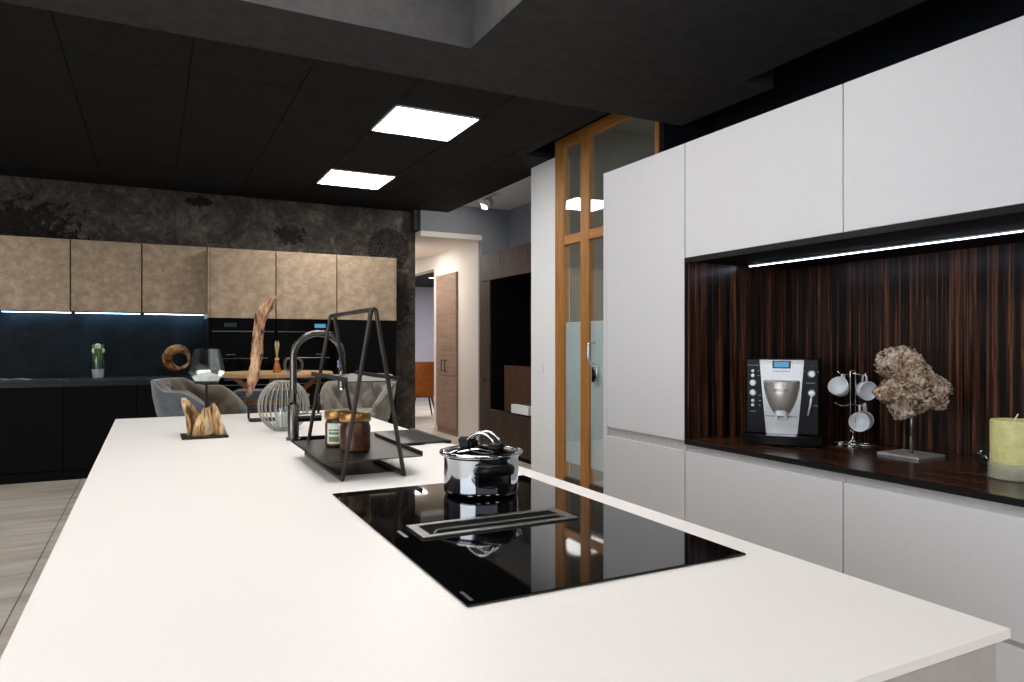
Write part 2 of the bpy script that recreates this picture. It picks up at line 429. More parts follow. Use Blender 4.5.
# glazed timber door and side light
PX = 3.2
d = thing('door_1', None, None, (PX, 4.6, 0), kind='structure')
def post(y0, y1, z0=0, z1=3.09): return bx((PX - .012, y0, z0), (PX + .045, y1, z1), .004)
link('frame_post', post(5.22, 5.37), 'framewood', d)
link('frame_post', post(4.83, 4.955), 'framewood', d)
link('frame_post', post(3.94, 3.98), 'framewood', d)
bm = B(); box(bm, (PX - .010, 3.98, 3.00), (PX + .043, 4.83, 3.09), .003); box(bm, (PX - .010, 4.955, 3.00), (PX + .043, 5.22, 3.09), .003)
link('frame_head', bm, 'railwood', d)
bm = B(); box(bm, (PX - .008, 3.98, 2.152), (PX + .04, 4.83, 2.232), .003); box(bm, (PX - .008, 4.955, 2.152), (PX + .04, 5.22, 2.232), .003)
link('crossbar', bm, 'railwood', d)
bm = B(); box(bm, (PX - .008, 3.98, 0), (PX + .04, 4.83, .14), .003); box(bm, (PX - .008, 4.955, 0), (PX + .04, 5.22, .14), .003)
link('bottom_rail', bm, 'darkwood', d)
for (a, b) in ((4.955, 5.22), (3.98, 4.83)):
    link('glass_pane', bx((PX, a, 2.232), (PX + .008, b, 3.0)), 'glass', d)
    g = link('glass_pane', bx((PX, a, .14), (PX + .008, b, 2.152)), 'glass', d)
    link('frosted_film', bx((PX + .009, a, .27), (PX + .010, b, 1.48)), 'film', g)
bm = B(); tube(bm, rounded([(PX - .015, 4.74, 1.13), (PX - .075, 4.74, 1.13), (PX - .075, 4.74, 1.30), (PX - .015, 4.74, 1.30)], .03), .011)
box(bm, (PX - .02, 4.705, .98), (PX - .003, 4.775, 1.11), .004)
link('pull_handle', bm, 'chrome', d, True)

# light switch
t = thing('light_switch', 'small square white light switch on the white pier', 'switch', (3.2, 5.62, 1.075))
link('plate', bx((3.188, 5.58, 1.03), (3.2, 5.66, 1.12), .003), 'pier', t)
link('rocker', bx((3.183, 5.595, 1.045), (3.189, 5.645, 1.105), .002), 'pier', t)

# LED ceiling panels (the two in view and unseen ones added to light the showroom)
def led_panel(x0, y0, w, dd, label, z=CZ, em='panel_on'):
    t = thing('ceiling_light', label, 'ceiling light', ((x0 + w / 2), (y0 + dd / 2), z - .02), 'square LED ceiling panels')
    bm = B()
    for a, b in (((x0, y0), (x0 + w, y0 + .012)), ((x0, y0 + dd - .012), (x0 + w, y0 + dd)), ((x0, y0), (x0 + .012, y0 + dd)), ((x0 + w - .012, y0), (x0 + w, y0 + dd))):
        box(bm, (a[0], a[1], z - .012), (b[0], b[1], z - .001))
    link('frame', bm, 'ceramic', t)
    link('diffuser', bx((x0 + .012, y0 + .012, z - .010), (x0 + w - .012, y0 + dd - .012, z - .003)), em, t)
led_panel(1.509, 4.70, .645, .634, 'square lit LED panel in the black ceiling, the nearer and larger of two')
led_panel(1.509, 6.70, .645, .645, 'square lit LED panel in the black ceiling, the farther one near the back wall')
for (x, y) in ((-1.6, .2), (-1.6, -2.0), (.3, -2.0), (2.2, -2.0), (-2.9, 4.70), (-2.9, 6.70)):
        led_panel(x, y, .645, .645, 'unseen square LED ceiling panel added to light the room', 2.82 if y < 3 else CZ)

for (x, y) in ((-.22, 1.66), (.62, 1.66), (-.22, 2.34), (.62, 2.34)):  # unseen recess panels, added to brighten the island top
    led_panel(x, y, .645, .645, 'unseen square LED panel added in the ceiling recess to light the island', 3.30, 'panel_soft')

# ------------------------------------------------------------------ kitchen island
ZT = .92
t = thing('kitchen_island', 'long white kitchen island with greige body and inset hob', 'kitchen island', (.42, 2.2, 0))
bm = B()
X0, X1, Y0, Y1, SX0, SX1, SY0, SY1 = -.158, .993, .514, 3.98, .47, .90, 2.44, 2.89
xs, ys = [X0, SX0, SX1, X1], [Y0, SY0, SY1, Y1]
for z, flip in ((ZT, 0), (ZT - .012, 1)):
    for i in range(3):
        for j in range(3):
            if i == 1 and j == 1: continue
            f = bm.faces.new([bm.verts.new(p) for p in ((xs[i], ys[j], z), (xs[i + 1], ys[j], z), (xs[i + 1], ys[j + 1], z), (xs[i], ys[j + 1], z))])
def side(a, b): bm.faces.new([bm.verts.new(p) for p in ((a[0], a[1], ZT), (b[0], b[1], ZT), (b[0], b[1], ZT - .012), (a[0], a[1], ZT - .012))])
for xa, xb, ya, yb in ((X0, X1, Y0, Y1), (SX0, SX1, SY0, SY1)):
    for q in range(3): pass
    side((xa, ya), (xb, ya)); side((xb, ya), (xb, yb)); side((xb, yb), (xa, yb)); side((xa, yb), (xa, ya))
bmesh.ops.remove_doubles(bm, verts=bm.verts, dist=1e-5)
link('worktop', bm, 'worktop', t)
bm = B()
box(bm, (X0 + .02, Y0 + .03, .1), (X1 - .03, Y1 - .03, .66)); box(bm, (X0 + .02, Y0 + .03, .66), (X1 - .03, SY0 - .03, ZT - .0125)); box(bm, (X0 + .02, SY1 + .03, .66), (X1 - .03, Y1 - .03, ZT - .0125))
box(bm, (X0 + .02, SY0 - .03, .66), (SX0 - .03, SY1 + .03, ZT - .0125)); box(bm, (SX1 + .03, SY0 - .03, .66), (X1 - .03, SY1 + .03, ZT - .0125))
link('body', bm, 'greige', t)
link('plinth', bx((X0 + .07, Y0 + .08, 0), (X1 - .08, Y1 - .08, .1)), 'black', t)
for k in range(4):
    y0 = Y0 + .03 + k * .865
    link('front', bx((X1 - .03, y0 + .002, .12), (X1 - .011, y0 + .861, ZT - .06), .0015), 'greige', t)
link('end_panel', bx((X0 + .02, Y0 + .011, .02), (X1 - .012, Y0 + .03, ZT - .0125), .001), 'greige', t)

# black composite sink with flat drainer
t = thing('kitchen_sink', 'black flush kitchen sink with flat drainer under the wire rack', 'sink', (.685, 2.43, ZT))
bm = B(); box(bm, (SX0 - .004, 1.97, ZT + .0002), (.632, 2.441, ZT + .0014), .0004)
link('drainer', bm, 'blackedge', t)
bm = B()
xa, xb, ya, yb = SX0 + .002, SX1 - .002, SY0 + .002, SY1 - .002
loft(bm, [[(xa, ya, ZT), (xb, ya, ZT), (xb, yb, ZT), (xa, yb, ZT)],
          [(xa + .015, ya + .015, ZT), (xb - .015, ya + .015, ZT), (xb - .015, yb - .015, ZT), (xa + .015, yb - .015, ZT)],
          [(xa + .025, ya + .025, ZT - .19), (xb - .025, ya + .025, ZT - .19), (xb - .025, yb - .025, ZT - .19), (xa + .025, yb - .025, ZT - .19)],
          [(xa + .15, ya + .15, ZT - .195), (xb - .15, ya + .15, ZT - .195), (xb - .15, yb - .15, ZT - .195), (xa + .15, yb - .15, ZT - .195)]], True, False)
bm.faces.new([v for v in list(bm.verts)[-4:]])
link('basin', bm, 'black', t)
bm = B(); cyl(bm, ((xa + xb) / 2, (ya + yb) / 2, ZT - .1945), .03, .004); link('waste', bm, 'steel', t, 'auto')

# ribbed roll-out drying mat
t = thing('drying_mat', 'grey ribbed drying mat with black ends at the right edge of the island', 'drying mat', (.86, 2.64, ZT))
bm = B()
for k in range(22):
    y = 2.462 + k * .0172; tube(bm, [(.70, y, ZT + .006), (.988, y, ZT + .006)], .0052, 8)
link('rods', bm, 'tray', t, True)
for x in (.705, .984):
    link('end_bar', bx((x - .008, 2.43, ZT + .0006), (x + .011, 2.86, ZT + .0125), .002), 'blackmetal', t)

# induction hob
HZ = ZT + .0045
t = thing('induction_hob', 'black glass induction hob with downdraft extractor set in the island', 'hob', (.66, 1.32, ZT))
cx0, cx1, cy0, cy1 = .3934, .9247, .9033, 1.7277
link('glass_plate', bx((cx0, cy0, ZT + .0003), (cx1, cy1, HZ), .0012), 'darkglass', t)
bm = B(); vx0, vx1, vy0, vy1 = .4515, .794, 1.243, 1.343
for a, b in (((vx0, vy0), (vx1, vy0 + .014)), ((vx0, vy1 - .014), (vx1, vy1)), ((vx0, vy0 + .014), (vx0 + .02, vy1 - .014)), ((vx1 - .02, vy0 + .014), (vx1, vy1 - .014))):
    box(bm, (a[0], a[1], HZ + .0001), (b[0], b[1], HZ + .004), .0008)
vf = link('vent_frame', bm, 'steel', t)
bm = B(); box(bm, (vx0 + .02, vy0 + .014, HZ + .0001), (vx1 - .02, vy1 - .014, HZ + .0006)); link('vent_opening', bm, 'gap', vf)
bm = B(); tube(bm, rounded([(vx0 + .03, vy0 + .02, HZ + .002), (vx0 + .04, vy0 + .03, HZ + .006), (vx1 - .03, vy0 + .03, HZ + .006), (vx1 - .022, vy0 + .02, HZ + .002)], .01), .0028, 8)
link('vent_blade', bm, 'steel', vf, True)
bm = B(); box(bm, (.426, 1.272, HZ), (.433, 1.322, HZ + .0004)); link('maker_mark', bm, 'lettergrey', t)
bm = B(); box(bm, (.403, .915, HZ), (.409, .955, HZ + .0004)); link('maker_mark', bm, 'letterdark', t)
# cooking pot with lid
PC = (.722, 1.572, HZ + .0004)
t = thing('cooking_pot', 'shiny steel cooking pot with glass lid and black handles on the hob', 'pot', PC)
bm = B(); r = .0915
prof = [(.001, .001), (r - .012, 0), (r - .003, .004), (r - .0006, .009), (r, .013), (r, .016), (r, .088), (r, .0915), (r + .008, .0965), (r + .008, .0995), (r - .003, .098), (r - .003, .012), (.001, .006)]
lathe(bm, prof, 56, PC); link('pan_body', bm, 'potsteel', t, 'auto')
bm = B(); z0 = .0985
prof = [(r + .010, z0), (r + .0115, z0 + .003), (r + .010, z0 + .006), (r - .004, z0 + .0065), (r - .010, z0 + .004), (r - .006, z0)]
lathe(bm, prof, 56, PC); lr = link('lid_rim', bm, 'potsteel', t, True)
bm = B(); prof = [(r - .008, z0 + .004), (r - .025, z0 + .010), (r - .05, z0 + .015), (.02, z0 + .018), (.0005, z0 + .0185), (.0005, z0 + .0165), (.02, z0 + .016), (r - .05, z0 + .012), (r - .025, z0 + .007), (r - .008, z0 + .001)]
lathe(bm, prof, 48, PC); link('lid_glass', bm, 'darkglass', t, True)
dv = Vector((.72, -.69, 0)); pv = Vector((.69, .72, 0)); pc = Vector(PC)     # knob axis across the lid
dv = Vector((.60, -.80, 0)); pv = Vector((.80, .60, 0))
kb = None
bm = B()
for s in (-1, 1):
    a, b = pc + dv * (-.033) + pv * (.016 * s), pc + dv * .046 + pv * (.016 * s)
    pts = []
    for q in range(15):
        u = q / 14; p = a.lerp(b, u); pts.append((p.x, p.y, PC[2] + z0 + .018 + .024 * sin(pi * u) ** .7 + (.008 if 0 < q < 14 else 0)))
    tube(bm, pts, .0032, 8)
kb = link('lid_handle', bm, 'chrome', t, True)
bm = B()
def obox(bm, c, ax, ay, hx, hy, z0, z1, bev=.003):
    rr = bmesh.ops.create_cube(bm, size=1); vs = rr['verts']
    for v in vs:
        p = Vector((c[0], c[1], 0)) + ax * (v.co.x * 2 * hx) + ay * (v.co.y * 2 * hy); v.co = (p.x, p.y, z0 + (v.co.z + .5) * (z1 - z0))
    bmesh.ops.bevel(bm, geom=list({e for v in vs for e in v.link_edges}), offset=bev, segments=2, affect='EDGES')
c = pc + dv * (-.035); obox(bm, c, dv, pv, .017, .024, PC[2] + z0 + .008, PC[2] + z0 + .033, .006)
c = pc + dv * (-.048); obox(bm, c, dv, pv, .012, .012, PC[2] + z0 + .018, PC[2] + z0 + .036, .004)
link('steam_knob', bm, 'plastic', kb)
bm = B(); c = pc + dv * .042; obox(bm, c, dv, pv, .017, .022, PC[2] + z0 + .010, PC[2] + z0 + .024, .005); link('lid_handle_foot', bm, 'plastic', kb)
hd = Vector((-.13, -.9915, 0)); hp = Vector((.9915, -.13, 0))
for s, hname in ((1, 'side_handle'), (-1, 'side_handle')):
    bm = B()
    base = pc + hd * (s * (r - .002))
    pts = [base - hp * .037 + Vector((0, 0, .070)), base - hp * .037 + hd * s * .030 + Vector((0, 0, .074)), base - hp * .02 + hd * s * .046 + Vector((0, 0, .076)),
           base + hp * .02 + hd * s * .046 + Vector((0, 0, .076)), base + hp * .037 + hd * s * .030 + Vector((0, 0, .074)), base + hp * .037 + Vector((0, 0, .070))]
    pts = [(p.x, p.y, p.z) for p in rounded(pts, .018, 4)]
    P0 = [Vector(p) for p in pts]; rings = []
    for i, p in enumerate(P0):
        tn = (P0[min(i + 1, len(P0) - 1)] - P0[max(i - 1, 0)]).normalized(); sd = tn.cross(Vector((0, 0, 1))).normalized()
        rings.append([p + sd * (.010 * cos(a)) + Vector((0, 0, .013 * sin(a))) for a in [2 * pi * q / 12 for q in range(12)]])
    loft(bm, rings)
    c = pc + hd * (s * (r + .004)); obox(bm, c, hd, hp, .006, .037, PC[2] + .038, PC[2] + .080, .004)
    link(hname, bm, 'plastic', t, True)

# mixer tap
FX, FY = .487, 2.795
t = thing('kitchen_tap', 'tall arched gunmetal mixer tap beside the sink', 'tap', (FX, FY, ZT))
bm = B(); lathe(bm, [(.0005, .0), (.027, 0), (.027, .006), (.021, .008), (.021, .135), (.019, .138), (.0005, .139)], 28, (FX, FY, ZT))
link('tap_body', bm, 'gunmetal', t, 'auto')
rr = .094; zc = ZT + .427 - rr - .013
pts = [(FX, FY, ZT + .13), (FX, FY, ZT + .2)] + arc((FX + rr, FY, zc), rr, pi, 0, 22) + [(FX + 2 * rr, FY, zc - .06)]
bm = B(); tube(bm, pts, .0135, 16); sp = link('spout', bm, 'gunmetal', t, True)
bm = B(); cyl(bm, (FX + 2 * rr, FY, zc - .125), .0165, .07, 24, .003); link('spray_head', bm, 'gunmetal', sp, 'auto')
bm = B(); cyl(bm, (FX + 2 * rr, FY, zc - .131), .012, .008, 20); link('aerator', bm, 'chrome', sp, 'auto')
bm = B(); tube(bm, [(FX + .018, FY, ZT + .085), (FX + .105, FY, ZT + .085)], .0165, 20); lv = link('side_valve', bm, 'gunmetal', t, 'auto')
bm = B(); tube(bm, [(FX + .095, FY, ZT + .095), (FX + .098, FY, ZT + .175)], .0045, 10); link('lever', bm, 'blackmetal', lv, True)

# two-tier wire rack
t = thing('tiered_rack', 'dark metal A-frame rack with two shelves on the island', 'rack', (.54, 2.15, ZT))
TR, AZ = .0062, ZT + .466
fr = B(); yf, yr = 1.885, 2.38; xl, xr = .456, .628; xm = .5415
for y in (yf, yr):
    pts = rounded([(xl, y, ZT + .007), (xm - .006, y, AZ), (xm + .006, y, AZ), (xr, y, ZT + .007)], .012, 4)
    nm = 'front_frame' if y == yf else 'rear_frame'
    bmx = B(); tube(bmx, pts, TR, 12)
    link('end_frame', bmx, 'darkmetal', t, True)
for x in (xl, xr):
    b2 = B(); tube(b2, [(x, yf, ZT + .007), (x, yr, ZT + .007)], TR, 12); link('floor_rail', b2, 'darkmetal', t, True)
b2 = B(); tube(b2, [(xm, yf - .004, AZ), (xm, yr + .004, AZ)], TR * 1.05, 12); link('top_rail', b2, 'darkmetal', t, True)
def shelf(x0, x1, z, lip):
    b = B(); box(b, (x0, yf + .010, z), (x1, yr - .010, z + .003), .001)
    if lip < 0: box(b, (x1 - .004, yf + .010, z), (x1, yr - .010, z + .015), .001)
    else:
        for x in (x0, x1 - .004): box(b, (x, yf + .010, z), (x + .004, yr - .010, z + lip), .001)
    return link('shelf', b, 'darkmetal', t)
shelf(.412, .688, ZT + .05, -1); shelf(.470, .620, ZT + .266, .014)

# jars on the lower shelf
SZ = ZT + .0535
def jar(c, r, h, label, lab):
    t = thing('preserve_jar', label, 'jar', c, 'preserve jars on the wire rack')
    b = B(); prof = [(.0005, 0), (r - .006, 0), (r, .006), (r, h * .62), (r - .003, h * .70), (r - .005, h * .76)]
    prof += [(.0005, h * .76)]
    lathe(b, prof, 32, c); link('filled_glass', b, 'jam', t, 'auto')
    b = B(); lathe(b, [(r + .0005, h * .775), (r + .0015, h * .79), (r + .0015, h * .965), (r - .001, h), (.0005, h * 1.002)], 32, c); b2 = b
    lathe(b, [(.0005, h * .775), (r + .0005, h * .775)], 32, c)
    link('lid', b, 'gold', t, 'auto')
    if lab:
        b = B(); n = 16; a0, a1 = radians(205), radians(285)
        for z0, z1 in ((.10, .66),):
            loft(b, [[(c[0] + (r + .0008) * cos(a0 + (a1 - a0) * q / n), c[1] + (r + .0008) * sin(a0 + (a1 - a0) * q / n), c[2] + h * z) for q in range(n + 1)] for z in (z0, z1)], False, False)
        lb = link('paper_label', b, 'label', t)
        b = B(); a0, a1 = radians(215), radians(262)
        for z0, z1 in ((.16, .30), (.36, .42), (.46, .5)):
            loft(b, [[(c[0] + (r + .0014) * cos(a0 + (a1 - a0) * q / n), c[1] + (r + .0014) * sin(a0 + (a1 - a0) * q / n), c[2] + h * z) for q in range(n + 1)] for z in (z0, z1)], False, False)
        link('print', b, 'labelgreen', lb)
    return t
jar((.538, 2.065, SZ), .0445, .115, 'nearer and wider gold-lidded jar of dark preserve on the rack', 0)
jar((.515, 2.19, SZ), .038, .112, 'gold-lidded jar with white and green label behind the wider jar', 1)

# ------------------------------------------------------------------ driftwood pieces on the island
def splinter(bm, spine, rads, seed, n=26, rough=.5, sub=7, squash=1):
    P = []; Rd = []
    for i in range(len(spine) - 1):
        for q in range(sub):
            u = q / sub; P.append(Vector(spine[i]).lerp(Vector(spine[i + 1]), u)); Rd.append(rads[i] * (1 - u) + rads[i + 1] * u)
    P.append(Vector(spine[-1])); Rd.append(rads[-1])
    rings = []
    for i, p in enumerate(P):
        ring = []
        for j in range(n):
            a = 2 * pi * j / n
            k = 1 + rough * (noise.noise(Vector((cos(a) * 1.6 + seed, sin(a) * 1.6, p.z * 14))) + .8 * noise.noise(Vector((cos(a) * 4 + seed, sin(a) * 4, p.z * 16))) - 1.1 * max(0, noise.noise(Vector((cos(a) * 3 + seed, sin(a) * 3, p.z * 5))) - .1))
            ring.append((p.x + Rd[i] * k * cos(a), p.y + Rd[i] * k * sin(a) * squash, p.z + .15 * Rd[i] * noise.noise(Vector((a, seed, i * .7)))))
        rings.append(ring)
    loft(bm, rings)

t = thing('candle_holder', 'glass candle bowl on split driftwood with black base plate, on the island', 'candle holder', (.19, 3.06, ZT))
link('base_plate', bx((.104, 2.985, ZT), (.272, 3.145, ZT + .008), .001), 'blackmetal', t)
bm = B(); z = ZT + .008
splinter(bm, [(.155, 3.06, z), (.150, 3.06, z + .07), (.128, 3.06, z + .118), (.112, 3.06, z + .150)], [.034, .030, .020, .008], 1.0)
splinter(bm, [(.192, 3.05, z), (.194, 3.05, z + .06), (.192, 3.05, z + .108)], [.030, .024, .010], 4.0)
splinter(bm, [(.226, 3.07, z), (.226, 3.07, z + .07), (.219, 3.07, z + .125)], [.030, .026, .006], 8.0)
splinter(bm, [(.244, 3.04, z), (.242, 3.04, z + .03), (.234, 3.04, z + .07)], [.022, .018, .007], 12.0)
splinter(bm, [(.17, 3.03, z), (.172, 3.03, z + .04), (.176, 3.03, z + .08)], [.026, .02, .008], 15.0)
link('driftwood_block', bm, 'drift_pale', t, True)
GC = (.197, 3.085)
bm = B(); tube(bm, [(GC[0], GC[1], z), (GC[0], GC[1], ZT + .216)], .0055, 10); cyl(bm, (GC[0], GC[1], ZT + .212), .045, .006, 32, .001); link('stem', bm, 'blackmetal', t, 'auto')
bm = B(); gz = ZT + .2185
lathe(bm, [(.0005, 0), (.046, 0), (.0705, .042), (.052, .132), (.0495, .132), (.0675, .043), (.0445, .004), (.0005, .004)], 9, (GC[0], GC[1], gz)); gl = link('glass_bowl', bm, 'glass', t)
bm = B(); n = 24; prof = [(.0005, .0045), (.043, .0045), (.054, .022)]
rings = [[(GC[0] + r_ * cos(2 * pi * j / n), GC[1] + r_ * sin(2 * pi * j / n), gz + zz + (.006 * noise.noise(Vector((j, zz * 90, 3))) if zz > .01 else 0)) for j in range(n)] for r_, zz in prof + [(.035, .028), (.018, .036), (.0005, .038)]]
loft(bm, rings); link('salt_fill', bm, 'sand', t, True)

t = thing('driftwood_sculpture', 'tall upright driftwood sliver on a thin metal stand at the island end', 'sculpture', (.48, 3.58, ZT))
bm = B()
base = [(.417, 1.030, .005), (.421, 1.049, .0134), (.428, 1.078, .0192), (.435, 1.117, .0221), (.442, 1.165, .023), (.451, 1.213, .024), (.456, 1.252, .0264), (.458, 1.291, .025), (.458, 1.33, .0216), (.465, 1.369, .024), (.472, 1.408, .0298), (.483, 1.447, .0312), (.502, 1.482, .0264), (.528, 1.512, .0168), (.544, 1.527, .005)]
splinter(bm, [(x, 3.60, z) for x, z, r_ in base], [r_ for x, z, r_ in base], 3.0, 26, .55, 4, .7)
link('driftwood', bm, 'drift_tall', t, True)
bm = B(); tube(bm, rounded([(.417, 3.60, 1.06), (.417, 3.60, ZT + .006), (.575, 3.60, ZT + .006), (.575, 3.52, ZT + .006), (.417, 3.52, ZT + .006), (.417, 3.585, ZT + .006)], .015), .0055, 8)
link('wire_stand', bm, 'blackmetal', t, True)

# ribbed lantern
LC = (.505, 3.13); Rl = .105; lz = ZT
t = thing('wire_lantern', 'round grey wire lantern with a glass candle inside on the island', 'lantern', (LC[0], LC[1], lz))
cz = lz + .107
for q in range(28):
    a = 2 * pi * q / 28; pts = []
    for w in range(13):
        b_ = radians(-68 + 136 * w / 12); pts.append((LC[0] + Rl * cos(b_) * cos(a), LC[1] + Rl * cos(b_) * sin(a), cz + Rl * 1.06 * sin(b_)))
    bm = B(); tube(bm, pts, .0026, 6); link('rib', bm, 'lanternwire', t, True)
for s in (-1, 1):
    bm = B(); b_ = radians(68 * s)
    tube(bm, [(LC[0] + Rl * cos(b_) * cos(2 * pi * q / 28), LC[1] + Rl * cos(b_) * sin(2 * pi * q / 28), cz + Rl * 1.06 * sin(b_)) for q in range(28)], .0042, 8, True)
    link('hoop', bm, 'lanternwire', t, True)
bm = B(); cyl(bm, (LC[0], LC[1], lz + .0005), Rl * .40, .012, 28, .001); link('floor_disc', bm, 'lanternwire', t, 'auto')
bm = B(); lathe(bm, [(.0005, 0), (.036, 0), (.036, .085), (.0335, .085), (.0335, .004), (.0005, .004)], 24, (LC[0], LC[1], lz + .0128)); gg = link('candle_glass', bm, 'glass', t, 'auto')
bm = B(); lathe(bm, [(.0005, 0), (.0325, 0), (.0325, .05), (.003, .052), (.0005, .06)], 24, (LC[0], LC[1], lz + .0175)); link('candle', bm, 'wax', t, 'auto')

# ------------------------------------------------------------------ white cabinet run on the right
CX, CB = 2.12, 2.79
ZTop, ZN0, ZN1 = 2.19, .865, 1.663
DT = .02
t = thing('tall_cabinet', 'tall white handleless cabinet left of the coffee niche', 'cabinet', (2.45, 2.75, 0))
link('body', bx((CX + DT, 2.436, .08), (CB, 3.045, ZTop - .003)), 'white', t)
link('end_panel', bx((CX + .001, 3.046, .0), (CB, 3.072, ZTop), .001), 'white', t)
link('door', bx((CX, 2.438, .858), (CX + DT - .001, 3.043, ZTop - .001), .0015), 'white', t, label='tall upper door')
link('door', bx((CX, 2.438, .10), (CX + DT - .001, 3.043, .812), .0015), 'white', t, label='short lower door')
link('grip_rail', bx((CX + .012, 2.438, .812), (CX + DT - .0005, 3.043, .858)), 'groove', t)
link('plinth', bx((CX + .05, 2.438, 0), (CX + .07, 3.043, .08)), 'groove', t)
ye = [2.434, 1.628, .820]
for i, lab in enumerate(('white overhead cabinet above the coffee machine, next to the tall cabinet', 'white overhead cabinet above the driftwood root, at the right edge')):
    a, b = ye[i + 1], ye[i]
    t = thing('overhead_cabinet', lab, 'cabinet', (2.45, (a + b) / 2, ZN1 + .01), 'white overhead cabinets')
    link('body', bx((CX + DT, a + .001, ZN1 + .012), (CB, b - .001, ZTop - .003)), 'white', t)
    link('door', bx((CX, a + .0022, ZN1 + .013), (CX + DT - .001, b - .0022, ZTop - .001), .0015), 'white', t)
for i, lab in enumerate(('white drawer cabinet below the coffee machine', 'white drawer cabinet below the driftwood root and candle')):
    a, b = ye[i + 1], ye[i]
    t = thing('base_cabinet', lab, 'cabinet', (2.45, (a + b) / 2, 0), 'white base cabinets under the niche')
    link('body', bx((CX + DT, a + .001, .08), (CB, b - .001, ZN0 - .0215)), 'white', t)
    link('grip_rail', bx((CX + .012, a + .001, .812), (CX + DT - .0005, b - .001, ZN0 - .0215)), 'groove', t)
    link('drawer_front', bx((CX, a + .0022, .470), (CX + DT - .001, b - .0022, .812), .0015), 'white', t, label='upper drawer front')
    link('drawer_front', bx((CX, a + .0022, .10), (CX + DT - .001, b - .0022, .452), .0015), 'white', t, label='lower drawer front')
    link('grip_channel', bx((CX + .012, a + .001, .452), (CX + DT - .0005, b - .001, .470)), 'groove', t)
    link('plinth', bx((CX + .05, a + .001, 0), (CX + .07, b - .001, .08)), 'groove', t)
# niche
t = thing('niche_worktop', 'dark striped ebony worktop along the coffee niche', 'worktop', (2.45, 1.63, ZN0 - .02))
link('slab', bx((CX + .004, .82, ZN0 - .02), (CB, 2.434, ZN0)), 'zebtop', t)
link('front_edge', bx((CX - .004, .82, ZN0 - .0205), (CX + .0035, 2.434, ZN0 + .0005)), 'blackedge', t, label='black front edge')
t = thing('niche_lining', 'dark striped ebony wall panels lining the coffee niche', 'wall panel', (2.7, 1.63, ZN0))
link('back_panel', bx((CB - .02, .82, ZN0 + .0005), (CB, 2.412, ZN1)), 'zeb', t)
link('side_panel', bx((CX + .006, 2.414, ZN0 + .0005), (CB, 2.434, ZN1)), 'zeb', t)
link('top_panel', bx((CX + .006, .82, ZN1 - .008), (CB - .021, 2.413, ZN1 + .010)), 'zebmatt', t)
bm = B(); box(bm, (CX - .004, .82, ZN1 - .010), (CX + .0055, 2.434, ZN1 + .0115)); box(bm, (CX - .004, 2.424, ZN0 + .001), (CX + .0055, 2.4335, ZN1 - .010))
link('front_edge', bm, 'blackedge', t)
t = thing('led_strip', 'long lit LED strip under the top of the coffee niche', 'light strip', (2.5, 1.6, ZN1 - .012))
link('channel', bx((2.440, .83, ZN1 - .0145), (2.460, 2.372, ZN1 - .0085)), 'groove', t)
link('diffuser', bx((2.445, .832, ZN1 - .0165), (2.455, 2.37, ZN1 - .0146)), 'strip_on', t)

# ------------------------------------------------------------------ coffee machine (local frame: x right, y inward, z up)
t = thing('coffee_machine', 'black and silver automatic coffee machine in the ebony niche', 'coffee machine')
W, DP, HM = .145, .26, .362
bm = B(); box(bm, (-W, 0, .042), (W, DP, HM), .006, 3); link('housing', bm, 'plastic', t)
bm = B(); n = 20
pl = [(-W - .012, -.035)] + [(x, -.035 - .040 * (1 - (x / (W + .012)) ** 2)) for x in [(-W - .012) + (2 * W + .024) * q / n for q in range(1, n)]] + [(W + .012, -.035), (W + .012, .10), (-W - .012, .10)]
pl2 = pl
loft(bm, [[(x * .97, y + .004, 0) for x, y in pl2], [(x, y, .008) for x, y in pl2], [(x, y, .038) for x, y in pl2], [(x * .985, y + .004, .042) for x, y in pl2]])
box(bm, (-W + .01, .09, 0), (W - .01, DP - .01, .043))
dt = link('drip_tray', bm, 'plastic', t)
bm = B()
for q in range(9): box(bm, (-.052 + q * .0125, -.055, .0422), (-.045 + q * .0125, .0, .0438))
box(bm, (-.058, -.058, .0420), (.058, .0, .0426)); link('tray_grille', bm, 'silver', dt)
# silver tapered centre
bm = B()
top, bot = .088, .062
loft(bm, [[(-top, -.006, HM - .004), (top, -.006, HM - .004), (top, .004, HM - .004), (-top, .004, HM - .004)], [(-top * .99, -.010, HM - .02), (top * .99, -.010, HM - .02), (top * .99, .004, HM - .02), (-top * .99, .004, HM - .02)],
          [(-.076, -.010, .2), (.076, -.010, .2), (.076, .004, .2), (-.076, .004, .2)], [(-bot, -.006, .045), (bot, -.006, .045), (bot, .004, .045), (-bot, .004, .045)]])
cp = link('centre_panel', bm, 'silver', t)
bm = B(); box(bm, (-.064, -.0105, .118), (.064, -.0075, .120)); link('panel_joint', bm, 'letterdark', cp)
bm = B(); n = 18; rings = []
for z_, w_, dp_ in ((.272, .070, .040), (.266, .073, .050), (.24, .071, .056), (.2, .062, .056), (.165, .050, .050), (.14, .036, .042), (.134, .030, .036)):
    rings.append([(w_ * cos(pi + pi * q / n), -.008 + dp_ * sin(pi + pi * q / n), z_) for q in range(n + 1)])
loft(bm, rings); hd_ = link('brew_head', bm, 'brewsilver', t, 'auto')
bm = B(); n = 16
loft(bm, [[(.024 * cos(2 * pi * q / n), -.035 + .018 * sin(2 * pi * q / n), z_) for q in range(n)] for z_ in (.148, .126)]); link('spout_cap', bm, 'ceramic', hd_, 'auto')
for s in (-1, 1):
    bm = B(); box(bm, (s * .018 - .006, -.036, .108), (s * .018 + .006, -.02, .13), .002); link('spout', bm, 'silver', hd_)
bm = B(); box(bm, (-.036, -.0125, .322), (.036, -.009, .354), .002); dfm = link('display_frame', bm, 'letterdark', t)
bm = B(); box(bm, (-.029, -.0135, .327), (.029, -.0122, .350)); link('display', bm, 'display', dfm)
bm = B()
